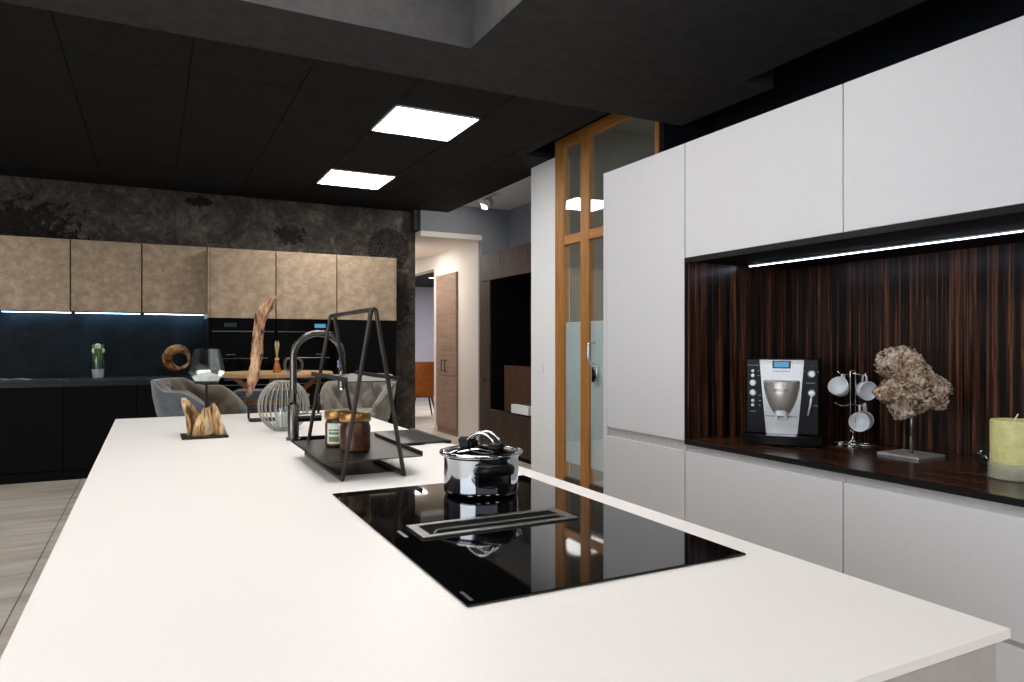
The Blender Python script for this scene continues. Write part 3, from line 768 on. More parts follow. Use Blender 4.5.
for q in range(6): box(bm, (-.033 + q * .0115, -.012, .308), (-.025 + q * .0115, -.0095, .312))
link('menu_buttons', bm, 'lettergrey', dfm)
def knob(name, x, z_, r_, dp_=.012):
    b = B(); n = 20
    loft(b, [[(x + rr_ * cos(2 * pi * q / n), yy, z_ + rr_ * sin(2 * pi * q / n)) for q in range(n)] for rr_, yy in ((r_, .001), (r_, -dp_ * .7), (r_ * .75, -dp_), (.0004, -dp_ * 1.02))], True, False)
    return link(name, b, 'silver', t, 'auto')
for z_, r_ in ((.310, .007), (.290, .009), (.258, .014), (.216, .014), (.182, .0075), (.163, .0075)): knob('button', -.116, z_, r_)
kn = knob('steam_dial', .118, .300, .0165, .022)
knob('steam_tap', .118, .220, .0155, .026)
bm = B(); tube(bm, [(.118, -.02, .213), (.113, -.026, .17), (.104, -.028, .128)], [.006, .005, .0045], 10); link('steam_wand', bm, 'silver', t, True)
RX = Matrix.Rotation(pi / 2, 4, 'X')
text('brand_lettering', 'BOSCH', .016, 'letterdark', t, Matrix.Translation((0, -.0655, .232)) @ RX)
text('model_lettering', 'benvenuto', .011, 'lettergrey', t, Matrix.Translation((-.116, -.0006, .335)) @ RX)
for x, z_, w_ in ((-.094, .31, .006), (-.094, .29, .006), (-.088, .205, .010), (-.088, .182, .010), (-.09, .163, .008), (-.116, .136, .026), (.112, .262, .034), (.132, .168, .020), (.09, .309, .006), (.142, .309, .006), (.118, .333, .003)):
    bm = B(); box(bm, (x - w_ / 2, -.0008, z_ - .0018), (x + w_ / 2, .0004, z_ + .0018)); link('printed_symbol', bm, 'lettergrey', t)
ph = radians(37); A = Vector((2.290, 2.238))
xd, yd = Vector((sin(ph), -cos(ph))), Vector((cos(ph), sin(ph)))
ctr = A + xd * (W + .0)
t.location = (ctr.x, ctr.y, ZN0 + .0006); t.rotation_euler = (0, 0, atan2(xd.y, xd.x))

# ------------------------------------------------------------------ cup tree and cups
KX, KY = 2.64, 1.98
t = thing('cup_tree', 'chrome wire cup tree in the ebony niche', 'cup stand', (KX, KY, ZN0))
V_r = Vector((.889, -.458, 0))          # to the right as one stands in front
bm = B()
for q in range(4):
    a = 2 * pi * q / 4 + .6; c = (KX + .045 * cos(a), KY + .045 * sin(a), ZN0 + .003)
    tube(bm, arc(c, .036, 0, 2 * pi * 19 / 20, 19, 'xy'), .0028, 8, True)
tube(bm, arc((KX, KY, ZN0 + .003), .022, 0, 2 * pi * 19 / 20, 19, 'xy'), .0028, 8, True)
for s in (-1, 1): tube(bm, rounded([(KX + s * .02 * V_r.x, KY + s * .02 * V_r.y, ZN0 + .003), (KX, KY, ZN0 + .022), (KX, KY, ZN0 + .06)], .012), .0028, 8)
link('wire_base', bm, 'chrome', t, True)
bm = B()
p1, p2 = Vector((KX, KY, 0)) - V_r * .011, Vector((KX, KY, 0)) + V_r * .011
tube(bm, rounded([(p1.x, p1.y, ZN0 + .06), (p1.x, p1.y, ZN0 + .315), (p2.x, p2.y, ZN0 + .315), (p2.x, p2.y, ZN0 + .06)], .010), .0028, 8)
tube(bm, [(p1.x, p1.y, ZN0 + .06), (KX, KY, ZN0 + .052), (p2.x, p2.y, ZN0 + .06)], .0028, 8)
link('post', bm, 'chrome', t, True)
Fv = Vector((-.458, -.889, 0))          # towards the viewer
def arm(z_, dirs):
    for dv_ in dirs:
        b = B(); e = Vector((KX, KY, 0)) + dv_ * .068
        tube(b, rounded([(KX, KY, ZN0 + z_), (e.x - dv_.x * .022, e.y - dv_.y * .022, ZN0 + z_ - .007), (e.x, e.y, ZN0 + z_ + .010)], .012), .0026, 8)
        link('hook', b, 'chrome', t, True)
arm(.302, [-V_r, V_r]); arm(.170, [-V_r * 1.15, (V_r * .62 + Fv * .45), (V_r * .95 - Fv * .35)])
# a cup: opening along local -Y, handle on +Z, origin at the inner top of the handle
def make_cup(label):
    c = thing('espresso_cup', label, 'cup', (0, 0, 0), 'white espresso cups on the cup tree')
    b = B(); n = 32
    prof = [(.0005, .030), (.022, .030), (.024, .027), (.033, .010), (.0385, -.012), (.0405, -.032), (.0385, -.032), (.0365, -.012), (.031, .009), (.020, .024), (.0005, .025)]
    loft(b, [[(r_ * cos(2 * pi * q / n), y_, -.062 + r_ * sin(2 * pi * q / n)) for q in range(n)] for r_, y_ in prof], True, False)
    link('bowl', b, 'ceramic', c, True)
    b = B(); tube(b, rounded([(0, -.014, -.026), (0, -.014, -.004), (0, .000, .0045), (0, .012, -.004), (0, .014, -.032)], .010), .004, 10); link('handle', b, 'ceramic', c, True)
    return c
cup = make_cup('white espresso cup on the upper left hook of the cup tree, tipped downward')
def hang(c, dv_, z_, rz, tilt=0):
    e = Vector((KX, KY, 0)) + dv_; c.location = (e.x, e.y, ZN0 + z_ + .001); c.rotation_euler = (tilt, 0, rz)
hang(cup, -V_r * .040, .292, radians(-75), radians(-28))
c2 = copy_tree(cup); c2['label'] = 'white espresso cup on the upper right hook, opening facing out'; hang(c2, V_r * .050, .292, radians(-20), radians(5))
c3 = copy_tree(cup); c3['label'] = 'white espresso cup on the lower hooks, front one showing its opening'; hang(c3, V_r * .012 + Fv * .035, .165, radians(-58), radians(5))
c4 = copy_tree(cup); c4['label'] = 'white espresso cup on the lower right hook, behind the other lower cup'; hang(c4, V_r * .062 - Fv * .022, .165, radians(-70), radians(4))

# ------------------------------------------------------------------ root sculpture
RXc, RYc = 2.56, 1.682
t = thing('root_sculpture', 'gnarled pale root wood on a steel post in the ebony niche', 'sculpture', (RXc, RYc, ZN0))
bp = B(); box(bp, (2.492, 1.600, ZN0 + .0003), (2.655, 1.765, ZN0 + .010), .0015); link('base_plate', bp, 'plate', t)
bm = B(); tube(bm, [(RXc, RYc - .012, ZN0 + .009), (RXc, RYc - .012, ZN0 + .24)], .007, 14); link('post', bm, 'steel', t, True)
out = [(240, 130), (245, 100), (265, 80), (290, 70), (320, 67), (350, 65), (385, 90), (398, 118), (430, 140), (440, 165), (460, 175), (480, 185), (503, 205), (525, 220), (528, 250), (505, 275), (490, 318), (440, 312), (400, 330), (350, 345), (320, 360), (302, 330), (288, 300), (245, 272), (220, 245), (262, 222), (285, 190), (262, 165), (232, 158)]
ctrp = (370, 215); k_ = 2.70 / 701 / 4.01
pol = sorted([(atan2(-(y - ctrp[1]), x - ctrp[0]), math.hypot(x - ctrp[0], y - ctrp[1]) * k_) for x, y in out])
def sil(a):
    for i in range(len(pol)):
        a0, r0 = pol[i]; a1, r1 = pol[(i + 1) % len(pol)]
        if i == len(pol) - 1: a1 += 2 * pi
        aa = a if a >= pol[0][0] else a + 2 * pi
        if a0 <= aa <= a1: u = (aa - a0) / max(1e-6, a1 - a0); return r0 * (1 - u) + r1 * u
    return pol[0][1]
bm = B(); bmesh.ops.create_icosphere(bm, subdivisions=6, radius=1)
zc_ = ZN0 + .285; cR = Vector((RXc, RYc, zc_)) + V_r * ((820 + 370 / 4.01 - 910.0) / 701 * 2.70)
zc_ = 1.29 - (330 + 215 / 4.01 - 344.2) / 701 * 2.70; cR.z = zc_
for v in bm.verts:
    x, y, z_ = v.co; rad = math.hypot(x, z_); a = atan2(z_, x); s_ = sil(a)
    p3 = Vector((x * 2, y * 2, z_ * 2))
    # twisted grain ridges
    sw = noise.noise(Vector((x * 1.3, y * 1.3, z_ * 1.3))) * 1.6
    rg = 1 - abs(noise.noise(Vector((x * 6 + sw * 2, y * 6, z_ * 2.2 + sw * 3))))
    rg2 = 1 - abs(noise.noise(Vector((x * 14 + sw * 5 + 7, y * 12, z_ * 5 + sw * 4))))
    rg3 = noise.noise(Vector((x * 30 + sw * 8, y * 26, z_ * 12 + sw * 6)))
    f_ = .93 + .34 * (rg - .78) + .22 * (rg2 - .78) + .03 * rg3
    de = .072 * (1 + .5 * noise.noise(p3 * 1.4) + .9 * (rg - .75) + .6 * (rg2 - .75) + .10 * rg3)
    rad2 = rad ** .8
    q = cR + V_r * (s_ * f_ * rad2 * cos(a)) + Vector((0, 0, s_ * f_ * rad2 * sin(a))) + Fv * (-y * de)
    v.co = q
link('root_wood', bm, 'drift_root', t, True)

# candle in glass
t = thing('pillar_candle', 'thick olive yellow candle in a glass stand at the right of the niche', 'candle', (2.425, 1.245, ZN0))
bm = B(); cc = (2.425, 1.245, ZN0)
lathe(bm, [(.0005, .0005), (.066, .0005), (.070, .004), (.070, .052), (.067, .054), (.066, .034), (.06, .028), (.0005, .027)], 40, cc); link('glass_stand', bm, 'candleglass', t, 'auto')
bm = B(); lathe(bm, [(.0005, .0285), (.056, .0285), (.0645, .036), (.0645, .180), (.0625, .186), (.056, .183), (.03, .178), (.0005, .177)], 40, cc); link('wax', bm, 'candlewax', t, 'auto')
bm = B(); tube(bm, [(2.425, 1.245, ZN0 + .176), (2.427, 1.243, ZN0 + .19), (2.437, 1.240, ZN0 + .204)], .0022, 8); link('wick', bm, 'label', t, True)
bm = B(); cb = (2.60, 1.41, ZN0)
lathe(bm, [(.0005, .0008), (.03, .0008), (.05, .02), (.06, .045), (.058, .045), (.048, .022), (.028, .004), (.0005, .004)], 36, cb)
o = link('glass_dish', bm, 'glass', None, 'auto', loc=cb); tag(o, 'small clear glass dish left of the yellow candle', 'dish')

# ------------------------------------------------------------------ back kitchen run
YU, YB = 8.083, 7.85
UZ0, UZ1 = 1.607, 2.318
ux = [-3.14, -2.53, -1.92, -1.317, -.707, -.088, .522]
ulab = ['bronze wall cupboard beyond the left edge', 'second bronze wall cupboard beyond the left edge', 'bronze wall cupboard just beyond the left edge', 'bronze wall cupboard at the left edge above the splashback',
        'bronze wall cupboard, second from the left above the splashback', 'bronze wall cupboard above the splashback, next to the deeper oven cupboards']
for i in range(2, 6):
    a, b = ux[i], ux[i + 1]
    t = thing('wall_cupboard', ulab[i], 'cupboard', ((a + b) / 2, 8.25, UZ0), 'bronze wall cupboards over the splashback')
    link('body', bx((a + .002, YU + .02, UZ0 + .012), (b - .002, 8.449, UZ1 - .002)), 'black', t)
    link('door', bx((a + .006, YU, UZ0 + .008), (b - .006, YU + .019, UZ1), .001), 'bronze', t)
    ls = link('light_strip', bx((a + .02, 8.33, UZ0 + .004), (b - .02, 8.39, UZ0 + .0115)), 'groove', t)
    link('diffuser', bx((a + .02, 8.332, UZ0 + .0005), (b - .02, 8.388, UZ0 + .0035)), 'strip_back', ls)
ox = [.535, 1.187, 1.838, 2.508]
YO = 7.85; OZ0 = 1.565; OZ1 = 2.288
olab = ['bronze cupboard above the left oven behind the driftwood', 'bronze cupboard above the right oven, middle of the deep three', 'bronze cupboard at the right end of the deep three']
for i in range(3):
    a, b = ox[i], ox[i + 1]
    t = thing('top_cupboard', olab[i], 'cupboard', ((a + b) / 2, 8.15, OZ0), 'deep bronze cupboards above the ovens')
    link('body', bx((a + .002, YO + .02, OZ0 + .002), (b - .002, 8.449, OZ1 - .002)), 'black', t)
    link('door', bx((a + .0055, YO, OZ0), (b - .0055, YO + .019, OZ1), .001), 'bronze', t)
    if i == 0: link('side_panel', bx((a - .018, YO + .001, OZ0), (a + .001, 8.449, OZ1), .001), 'bronze', t)
    if i == 2: link('side_panel', bx((b - .001, YO + .001, OZ0), (b + .018, 8.449, OZ1), .001), 'bronze', t)
# tall black oven housing
t = thing('oven_housing', 'tall black cabinet block holding the ovens at the back', 'cabinet', (1.55, 8.2, 0))
bm = B(); box(bm, (.537, YO + .025, .08), (2.525, 8.449, OZ0 - .004)); link('body', bm, 'black', t)
link('plinth', bx((.56, YO + .06, 0), (2.51, YO + .08, .08)), 'black', t)
link('door', bx((1.842, YO + .004, .10), (2.523, YO + .0245, OZ0 - .006), .001), 'black', t, label='tall plain black door')
for i in range(2):
    a, b = ox[i], ox[i + 1]
    link('drawer_front', bx((a + .004, YO + .004, .10), (b - .003, YO + .0245, .555), .001), 'black', t)
link('side_panel', bx((.517, YO, 0), (.536, 8.449, OZ0 - .002), .001), 'black', t)
def oven(a, b, z0, z1, label, disp, dx=0):
    o = thing('built_in_oven', label, 'oven', ((a + b) / 2, YO, z0), 'black built-in ovens')
    link('control_panel', bx((a + .012, YO - .004, z1 - .115), (b - .012, YO + .0246, z1), .001), 'ovenglass', o)
    link('glass_door', bx((a + .012, YO - .006, z0), (b - .012, YO + .0246, z1 - .122), .001), 'ovenglass', o)
    b_ = B(); box(b_, (a + .02, YO - .010, z1 - .132), (b - .02, YO - .0062, z1 - .124)); link('trim_strip', b_, 'steel', o)
    b_ = B(); tube(b_, rounded([(a + .09, YO - .006, z1 - .41), (a + .09, YO - .045, z1 - .41), (b - .09, YO - .045, z1 - .41), (b - .09, YO - .006, z1 - .41)], .01), .006, 8)
    if disp != 'displaylight': link('handle', b_, 'gunmetal', o, True)
    else: b_.free()
    c = (a + b) / 2 + dx
    link('display', bx((c - .06, YO - .0052, z1 - .082), (c + .06, YO - .0041, z1 - .040)), disp, o)
    b_ = B(); box(b_, (c - .045, YO - .0068, z1 - .375), (c + .045, YO - .0061, z1 - .369)); link('maker_mark', b_, 'lettergrey', o)
    return o
oven(ox[0], ox[1], 1.00, OZ0 - .012, 'upper left built-in black oven behind the tall driftwood, dim teal display', 'displaydim', -.13)
oven(ox[1], ox[2], 1.00, OZ0 - .012, 'upper right built-in black oven with bright blue display', 'display', .14)
oven(ox[0], ox[1], .56, .99, 'lower left built-in black oven hidden behind the table', 'displaydim', -.13)
o = oven(ox[1], ox[2], .56, .99, 'lower right built-in black oven hidden behind the table', 'displaydim', .0)
bm = B()
for zz in (1.03, 1.075): box(bm, (1.845, YO + .0026, zz), (1.90, YO + .0039, zz + .035))
link('indicator', bm, 'displaylight', t, label='two pale lit indicator squares')
# splashback, worktop and black base units
t = link('splashback', bx((-3.2, 8.425, .9502), (.516, 8.449, UZ0 + .011)), 'marble', None, loc=(-1.3, 8.44, .9502)); tag(t, 'dark veined marble splashback behind the back worktop', 'splashback')
t = thing('back_worktop', 'dark slim worktop of the back kitchen run', 'worktop', (-1.3, 8.15, .93))
bm = B(); box(bm, (-3.2, YB - .02, .93), (.516, 8.449, .95), .002); link('slab', bm, mottled('dark_slate_worktop', (40, 46, 52), (52, 58, 64), 20, .35, spec=.2), t)
bxs = [-3.2, -1.98, -1.36, -.745, -.13, .516]
blab = ['black base unit beyond the left edge', 'black base unit at the left edge, below the magazine', 'black base unit below the tablet, second one', 'black base unit under the flower vase', 'black base unit behind the left tub chair']
for i in range(5):
    a, b = bxs[i], bxs[i + 1]
    t = thing('base_unit', blab[i], 'cabinet', ((a + b) / 2, 8.15, 0), 'black base units of the back kitchen')
    link('body', bx((a + .001, YB + .02, .09), (b - .001, 8.424, .929)), 'black', t)
    link('door', bx((a + .003, YB, .10), (b - .003, YB + .0195, .885), .0015), 'black', t)
    link('grip_rail', bx((a + .001, YB + .012, .887), (b - .001, YB + .0195, .929)), 'blackedge', t)
    link('plinth', bx((a + .001, YB + .012, 0), (b - .001, YB + .03, .09)), 'black', t)
# flower vase
VC = (-.478, 8.16, .95)
t = thing('flower_vase', 'clear glass vase with pale green tulips on the back worktop', 'vase', VC)
bm = B(); lathe(bm, [(.0005, 0), (.070, 0), (.074, .02), (.070, .215), (.067, .215), (.071, .02), (.066, .006), (.0005, .006)], 28, VC); link('glass_cylinder', bm, 'glass', t, 'auto')
bm = B(); lathe(bm, [(.0005, .0065), (.046, .0065), (.056, .09), (.05, .09), (.0005, .085)], 24, VC); link('pot', bm, 'ceramic', t, 'auto')
for k in range(9):
    a = k * 2.4; e = (.022 + .007 * (k % 3)); bm = B()
    h_ = .25 + .022 * (k % 4)
    tube(bm, [(VC[0] + .02 * cos(a), VC[1] + .02 * sin(a), VC[2] + .08), (VC[0] + .03 * cos(a), VC[1] + .03 * sin(a), VC[2] + .18), (VC[0] + e * cos(a), VC[1] + e * sin(a), VC[2] + h_)], .006, 6)
    # leaf blade
    rings = []
    for q in range(6):
        u = q / 5; w_ = .016 * sin(pi * (u * .9 + .08)); c = Vector((VC[0] + (.02 + .03 * u) * cos(a + .7), VC[1] + (.02 + .03 * u) * sin(a + .7), VC[2] + .1 + .24 * u)); s_ = Vector((-sin(a), cos(a), 0))
        rings.append([c + s_ * w_, c + Vector((cos(a), sin(a), 0)) * .003, c - s_ * w_, c - Vector((cos(a), sin(a), 0)) * .003])
    loft(bm, rings)
    st = link('stem', bm, 'leafy', t, True)
    if k % 2 == 0:
        bm = B(); c = (VC[0] + e * cos(a), VC[1] + e * sin(a), VC[2] + h_ - .005)
        lathe(bm, [(.0005, 0), (.018, .006), (.026, .024), (.022, .046), (.008, .058), (.0005, .058)], 12, c); link('bloom', bm, 'petal', st, True)
# tablet and magazine
t = thing('tablet', 'thin grey tablet lying on the back worktop beside the vase', 'tablet', (-.86, 8.12, .95))
link('case', bx((-1.0, 8.02, .9505), (-.71, 8.22, .962), .003), 'gunmetal', t); link('screen', bx((-.985, 8.035, .9621), (-.725, 8.205, .9628)), 'darkglass', t)
t = thing('magazine', 'open magazine lying on the back worktop left of the tablet', 'magazine', (-1.2, 8.12, .95))
for s in (-1, 1):
    bm = B(); rings = []
    for q in range(8):
        u = q / 7; x = -1.2 + s * (.004 + .165 * u); zz = .9515 + .012 * sin(pi * min(1, u * 1.1)) * (1 - .4 * u)
        rings.append([(x, 8.01, zz), (x, 8.24, zz), (x, 8.24, zz - .0012 - .3 * (zz - .9515)), (x, 8.01, zz - .0012 - .3 * (zz - .9515))])
    loft(bm, rings); link('page_block', bm, 'paper', t, True)
# wooden ring
t = thing('ring_sculpture', 'round wooden ring sculpture on the back worktop behind the tub chair', 'sculpture', (.222, 8.02, .95))
bm = B(); n = 40; m_ = 16; rings = []
for i in range(n):
    a = 2 * pi * i / n; rt = .034 + .012 * noise.noise(Vector((cos(a) * 1.5, sin(a) * 1.5, .3))) + .012 * sin(a - 1.0)
    ro = .102
    rings.append([(.245 + (ro + rt * cos(2 * pi * j / m_)) * cos(a), 8.02 + 1.5 * rt * sin(2 * pi * j / m_) + .02 * sin(2 * a), 1.140 + (ro + rt * cos(2 * pi * j / m_)) * sin(a)) for j in range(m_)])
loft(bm, rings, True, False, True); link('ring', bm, 'ringwood', t, True)
bm = B(); box(bm, (.18, 7.97, .9505), (.31, 8.07, .962), .002); tube(bm, [(.245, 8.02, .96), (.245, 8.02, 1.02)], .007, 10); link('stand', bm, 'blackmetal', t)

# ------------------------------------------------------------------ dining set (counter height)
TC = (.915, 6.0)
t = thing('round_table', 'round pale oak bar table on a dark pedestal behind the island', 'table', (TC[0], TC[1], 0))
bm = B(); lathe(bm, [(.0005, 1.028), (.43, 1.028), (.446, 1.036), (.446, 1.056), (.440, 1.062), (.0005, 1.062)], 56, (TC[0], TC[1], 0)); link('tabletop', bm, 'tablewood', t, 'auto')
bm = B(); lathe(bm, [(.0005, .0), (.26, 0), (.26, .02), (.09, .05), (.07, .4), (.07, .8), (.10, .85), (.0005, .85)], 24, (TC[0], TC[1], 0)); link('pedestal', bm, 'blackmetal', t, 'auto')
for k in range(4):
    a = pi / 4 + k * pi / 2 + .55; bm = B()
    P0, P1 = Vector((TC[0] + .07 * cos(a), TC[1] + .07 * sin(a), .80)), Vector((TC[0] + .33 * cos(a), TC[1] + .33 * sin(a), 1.028))
    sd = Vector((-sin(a), cos(a), 0)); rings = []
    for p in (P0, P1): rings.append([p + sd * .028 - Vector((cos(a), sin(a), 0)) * .03, p + sd * .028 + Vector((cos(a), sin(a), 0)) * .03, p - sd * .028 + Vector((cos(a), sin(a), 0)) * .03, p - sd * .028 - Vector((cos(a), sin(a), 0)) * .03])
    loft(bm, rings); link('strut', bm, 'strutwood', t)
# diffuser bottle
DC = (.90, 5.90, 1.0625)
t = thing('reed_diffuser', 'amber reed diffuser bottle with pale sticks on the round table', 'reed diffuser', DC)
bm = B(); lathe(bm, [(.0005, 0), (.028, 0), (.032, .006), (.030, .03), (.018, .075), (.014, .085), (.014, .10), (.0005, .10)], 20, DC); link('bottle', bm, 'amber', t, 'auto')
bm = B(); lathe(bm, [(.0005, .1), (.0165, .1), (.0165, .118), (.0005, .118)], 16, DC); link('collar', bm, 'reed', t, 'auto')
for k in range(6):
    a = k * 1.05; bm = B(); tube(bm, [(DC[0], DC[1], DC[2] + .1), (DC[0] + .016 * cos(a), DC[1] + .016 * sin(a), DC[2] + .235 + .01 * (k % 3))], .0032, 6); link('reed', bm, 'reed', t, True)
# small arched lantern
AC = (1.03, 5.92, 1.0625)
t = thing('arched_lantern', 'small grey arched candle lantern on the round table', 'lantern', AC)
bm = B(); rings = []
pts = rounded([(AC[0] - .075, AC[1], AC[2] + .004), (AC[0] - .075, AC[1], AC[2] + .115), (AC[0] + .075, AC[1], AC[2] + .115), (AC[0] + .075, AC[1], AC[2] + .004)], .05, 6, True)
cen = Vector((AC[0], AC[1], AC[2] + .06))
for p in pts:
    q = cen + (Vector(p) - cen) * .84
    rings.append([(p.x, AC[1] - .035, p.z), (p.x, AC[1] + .035, p.z), (q.x, AC[1] + .035, q.z), (q.x, AC[1] - .035, q.z)])
loft(bm, rings, True, False, True); link('arch_frame', bm, 'steel', t)
bm = B(); cyl(bm, (AC[0], AC[1], AC[2] + .0145), .033, .045, 20, .003); link('candle', bm, 'amber', t, 'auto')

def tub_chair(label, mats, seat_z, back_h, R0=.31, group=None, stool=True):
    """local frame: faces +X, back at -X; returns its Empty at the origin"""
    outer, inner, seatm = mats
    c = thing('tub_chair', label, 'chair', (0, 0, 0), group)
    rings = []; amax = radians(124); N = 80
    top = []
    for i in range(N + 1):
        a = -amax + 2 * amax * i / N; w = abs(a) / amax
        sm = min(1, max(0, (w - .28) / .24)); sm = sm * sm * (3 - 2 * sm); h = back_h - .055 * sm
        if w > .66: h -= (back_h - .055 - .10) * (((w - .66) / .34) ** 1.4)
        lean = .05 * (1 - w * .6)
        dx, dy = -cos(a), sin(a)
        th = .055
        ring = []
        for q in range(6):                     # outer wall upward
            u = q / 5; z_ = seat_z - .12 + (h + .12) * u
            r_ = R0 * (.80 + .20 * min(1, u * 1.4)) + lean * u
            ring.append((r_ * dx, r_ * dy, z_))
        rt = R0 + lean
        ring.append(((rt - th * .25) * dx, (rt - th * .25) * dy, seat_z + h + .016)); ring.append(((rt - th * .75) * dx, (rt - th * .75) * dy, seat_z + h + .014))
        top.append(((rt - .004) * dx, (rt - .004) * dy, seat_z + h + .004))
        for q in range(20):                     # inner tufted wall downward
            u = 1 - q / 19; z_ = seat_z - .12 + (h + .12) * u
            r_ = R0 * (.80 + .20 * min(1, u * 1.4)) + lean * u - th
            A_ = a / radians(24); Z_ = (z_ - seat_z) / .115
            tuft = .05 * (abs(sin(pi * (A_ + Z_) / 2)) * abs(sin(pi * (A_ - Z_) / 2))) ** .6 if 0 < u < 1 else .006
            ring.append(((r_ - tuft) * dx, (r_ - tuft) * dy, z_))
        rings.append(ring)
    b = B(); loft(b, rings)
    for f in b.faces:
        if f.calc_center_median().length >= 0:
            ctr_ = f.calc_center_median(); f.normal_update()
    sh = link('shell', b, [outer, inner], c, True)
    nq = len(rings[0])
    for p in sh.data.polygons:
        idx = [v % nq for v in p.vertices]
        p.material_index = 1 if min(idx) >= 7 else 0
    b = B(); tube(b, top, .008, 8); link('piping', b, 'piping', sh, True)
    b = B(); n = 36; rings = []
    for rr_, zz in ((.0005, -.03), (.22, -.03), (.245, -.01), (.25, .02), (.235, .045), (.19, .058), (.0005, .062)):
        rings.append([(rr_ * cos(2 * pi * j / n) * 1.05 + .02, rr_ * sin(2 * pi * j / n), seat_z + zz) for j in range(n)])
    loft(b, rings); link('seat', b, seatm, c, True)
    for sx in (-1, 1):
        for sy in (-1, 1):
            b = B(); tube(b, [(sx * .14, sy * .14, seat_z - .10), (sx * .235, sy * .225, .0)], [.018, .012], 10); link('leg', b, 'blackmetal', c, True)
    b = B(); cyl(b, (0, 0, seat_z - .115), .22, .09, 28, .01); link('seat_frame', b, 'blackmetal', c, 'auto')
    if stool:
        b = B(); zz = .30; k2 = .14 + (.235 - .14) * (1 - zz / (seat_z - .1)); k3 = .14 + (.225 - .14) * (1 - zz / (seat_z - .1))
        tube(b, [(k2, k3, zz), (-k2, k3, zz), (-k2, -k3, zz), (k2, -k3, zz)], .009, 8, True); link('foot_rail', b, 'blackmetal', c, True)
    return c
c = tub_chair('blue grey velvet tub bar chair with its back to the left of the table', ('velvetblue', 'velvetbrown', 'velvetgrey'), .73, .325, .285, 'tub bar chairs at the round table')
c.location = (.325, 4.84, 0); c.rotation_euler = (0, 0, radians(-24))
c = tub_chair('light grey tufted velvet tub bar chair behind the wire rack', ('velvetgrey', 'velvetgrey', 'velvetgrey'), .73, .31, .255, 'tub bar chairs at the round table')
c.location = (1.405, 5.32, 0); c.rotation_euler = (0, 0, radians(230))
c = tub_chair('bar chair with blue and brown striped back, in front of the round table', ('planks', 'velvetbrown', 'velvetgrey'), .66, .31, .27, 'tub bar chairs at the round table')
c.location = (.745, 5.37, 0); c.rotation_euler = (0, 0, radians(84))
c = tub_chair('rust orange upholstered chair seen through the far corridor opening', ('orange', 'orange', 'orange'), .48, .5, .29, None, False)
c.location = (4.25, 11.75, 0); c.rotation_euler = (0, 0, radians(80))

# ------------------------------------------------------------------ corridor furniture
t = thing('corridor_cupboard', 'tall grey-brown oak cupboard in the cream corridor wall', 'cupboard', (3.79, 9.445, 0))
bm = B(); box(bm, (3.785, 9.04, .0), (3.7995, 9.80, 2.305)); link('body', bm, 'cupboardwood', t)
for y0, y1 in ((9.045, 9.443), (9.449, 9.795)):
    for z0, z1, lb in ((.845, 2.30, 'tall upper oak door'), (.09, .835, 'short lower oak door')):
        dd = link('door', bx((3.765, y0, z0), (3.7848, y1, z1), .0015), 'cupboardwood', t, label=lb)
        if z1 > 2:
            bm = B(); hy = y1 - .06 if y0 < 9.2 else y0 + .06
            tube(bm, rounded([(3.766, hy, .9), (3.735, hy, .9), (3.735, hy, 1.06), (3.766, hy, 1.06)], .012), .007, 8); link('handle', bm, 'blackmetal', dd, True)
t = thing('walnut_wall_unit', 'dark walnut wall unit with a deep black niche in the hall', 'cabinet', (3.85, 7.0, 0))
WX, WY0, WY1 = 3.6, 6.15, 7.88
bm = B(); ny0, ny1, nz0, nz1 = 6.25, 7.59, .50, 2.06
box(bm, (WX + .02, ny1, 0), (4.18, WY1, 2.38)); box(bm, (WX + .02, WY0, 0), (4.18, ny0, 2.38)); box(bm, (WX + .02, ny0, nz1), (4.18, ny1, 2.38)); box(bm, (WX + .02, ny0, 0), (4.18, ny1, nz0)); box(bm, (4.14, ny0, nz0), (4.18, ny1, nz1))
link('carcass', bm, 'black', t)
link('door', bx((WX, ny1 + .002, .86), (WX + .0195, WY1, 2.05), .001), 'darkwood', t, label='upper walnut door')
link('door', bx((WX, ny1 + .002, .05), (WX + .0195, WY1, .85), .001), 'darkwood', t, label='lower walnut door')
link('top_fascia', bx((WX, WY0, nz1), (WX + .0195, WY1, 2.38), .001), 'darkwood', t)
link('drawer_front', bx((WX, WY0, .05), (WX + .0195, ny1 - .002, nz0), .001), 'darkwood', t)
link('niche_shelf', bx((WX + .001, ny0, nz0 + .001), (4.139, ny1, nz0 + .02)), 'gunmetal', t)
link('inner_panel', bx((WX + .065, 6.3, nz0 + .021), (WX + .085, 7.33, 1.045)), 'brownpanel', t, label='low reddish brown panel in the niche')
o = link('storage_box', bx((3.605, 6.64, nz0 + .0203), (3.662, 7.04, nz0 + .115), .004), 'pier', None, loc=(3.63, 6.84, nz0 + .0203)); tag(o, 'small white box on the shelf of the walnut unit', 'box')
# hall spotlight
SP = (3.56, 7.55, 3.06)
t = thing('track_spotlight', 'white ceiling spotlight in the hall beyond the black ceiling', 'spotlight', SP)
bm = B(); box(bm, (SP[0] - .03, SP[1] - .25, 3.035), (SP[0] + .03, SP[1] + .25, 3.0595), .003); link('track', bm, 'ceramic', t)
bm = B(); tube(bm, [(SP[0], SP[1], 3.036), (SP[0], SP[1], 2.985)], .012, 10); link('swivel', bm, 'ceramic', t, True)
bm = B(); tube(bm, [(SP[0] + .05, SP[1] + .05, 3.005), (SP[0] - .005, SP[1] - .005, 2.97), (SP[0] - .07, SP[1] - .07, 2.93)], [.042, .055, .06], 22); link('lamp_head', bm, 'ceramic', t, 'auto')
bm = B(); tube(bm, [(SP[0] - .0705, SP[1] - .0705, 2.9295), (SP[0] - .074, SP[1] - .074, 2.928)], .048, 22); link('lens', bm, 'groove', t, 'auto')
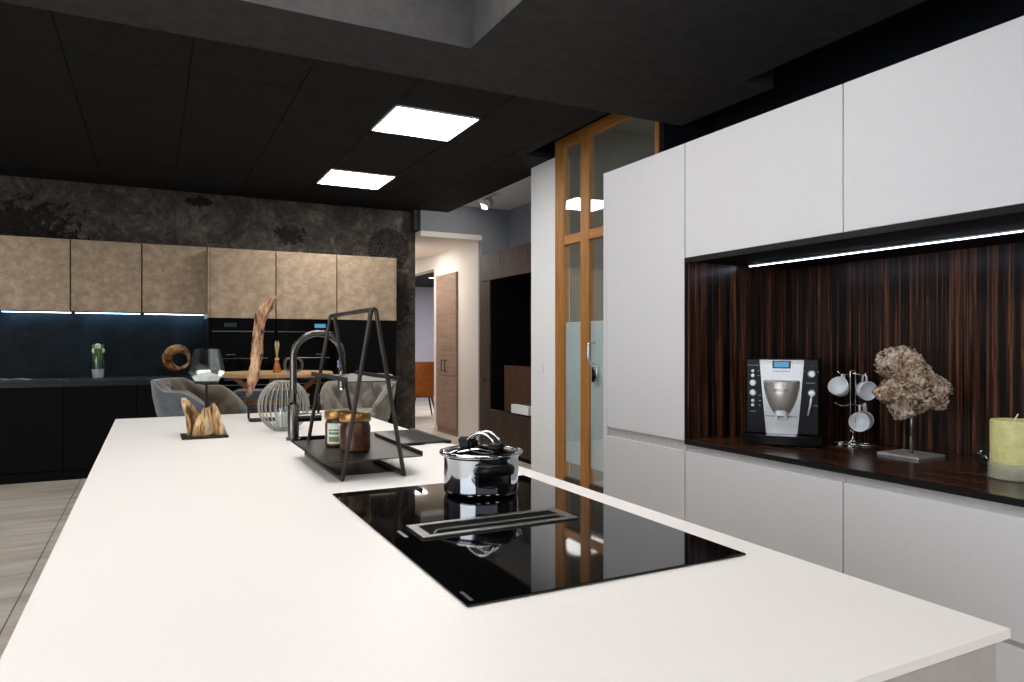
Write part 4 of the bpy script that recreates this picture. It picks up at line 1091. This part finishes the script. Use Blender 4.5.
# small downlights in the lounge
for k, (x, y) in enumerate(((4.9, 13.0), (4.5, 11.4), (5.6, 14.2), (5.8, 11.5))):
    t = thing('downlight', 'round lit downlight in the black lounge ceiling', 'downlight', (x, y, 2.6), 'lounge ceiling downlights')
    bm = B(); lathe(bm, [(.055, -.006), (.075, -.006), (.075, -.0005), (.055, -.0005)], 24, (x, y, 2.6)); link('ring', bm, 'ceramic', t, 'auto')
    bm = B(); cyl(bm, (x, y, 2.5955), .054, .004, 24); link('lens', bm, 'spot_on', t, 'auto')

# ------------------------------------------------------------------ lamps added for the far rooms and daylight
def area(name, loc, size, power, col=(1, 1, 1), rot=(0, 0, 0), sy=None):
    l = bpy.data.lights.new(name, 'AREA'); l.energy = power; l.color = col; l.size = size
    if sy: l.shape = 'RECTANGLE'; l.size_y = sy
    o = bpy.data.objects.new(name, l); COL.objects.link(o); o.location = loc; o.rotation_euler = rot; return o
area('lounge_light', (5.2, 12.6, 2.57), 1.2, 60, (1, .97, .95))
area('corridor_light', (3.12, 9.5, 2.62), .6, 13, (1, .96, .91))
area('corridor_light', (3.12, 11.5, 2.62), .6, 12, (1, .96, .91))
l = bpy.data.lights.new('hall_fill_spot', 'SPOT'); l.energy = 12; l.spot_size = radians(110); l.spot_blend = .6; l.shadow_soft_size = .05; l.color = (1, .95, .9)  # added beam beside the unlit spotlight fitting, brightens the hall
o = bpy.data.objects.new('hall_fill_spot', l); COL.objects.link(o); o.location = (3.47, 7.46, 2.9); o.rotation_euler = (Vector((-0.1, .9, -.5))).to_track_quat('-Z', 'Y').to_euler()
area('office_fill', (5.2, 2.0, 3.3), 1.2, 120, (1, .97, .92))  # hidden lamp added to brighten the walls behind the glazed door
# added area lamp at the left wall, for an unseen window's cool daylight
area('daylight_fill', (-4.1, -1.2, 1.5), 5.5, 140, (.90, .95, 1), (radians(90), 0, radians(-90)), 2.4)

w = bpy.data.worlds.new('World'); S.world = w; w.use_nodes = True
bg = w.node_tree.nodes['Background']; bg.inputs[0].default_value = (.85, .92, 1, 1); bg.inputs[1].default_value = .25

# ------------------------------------------------------------------ camera
cam = bpy.data.cameras.new('camera'); cam.sensor_width = 36; cam.lens = 701.18 / 1024 * 36
cam.shift_x = -.0006; cam.shift_y = 3.23 / 1024; cam.clip_start = .02
co = bpy.data.objects.new('camera', cam); COL.objects.link(co); co.location = (0, 0, H)
co.rotation_euler = (radians(90), 0, -radians(27.2457)); S.camera = co
vs = S.view_settings; S.display_settings.display_device = 'sRGB'; vs.view_transform = 'Standard'; vs.look = 'None'; vs.gamma = 1; vs.exposure = 0.45
try: vs.use_curve_mapping = False
except Exception: pass
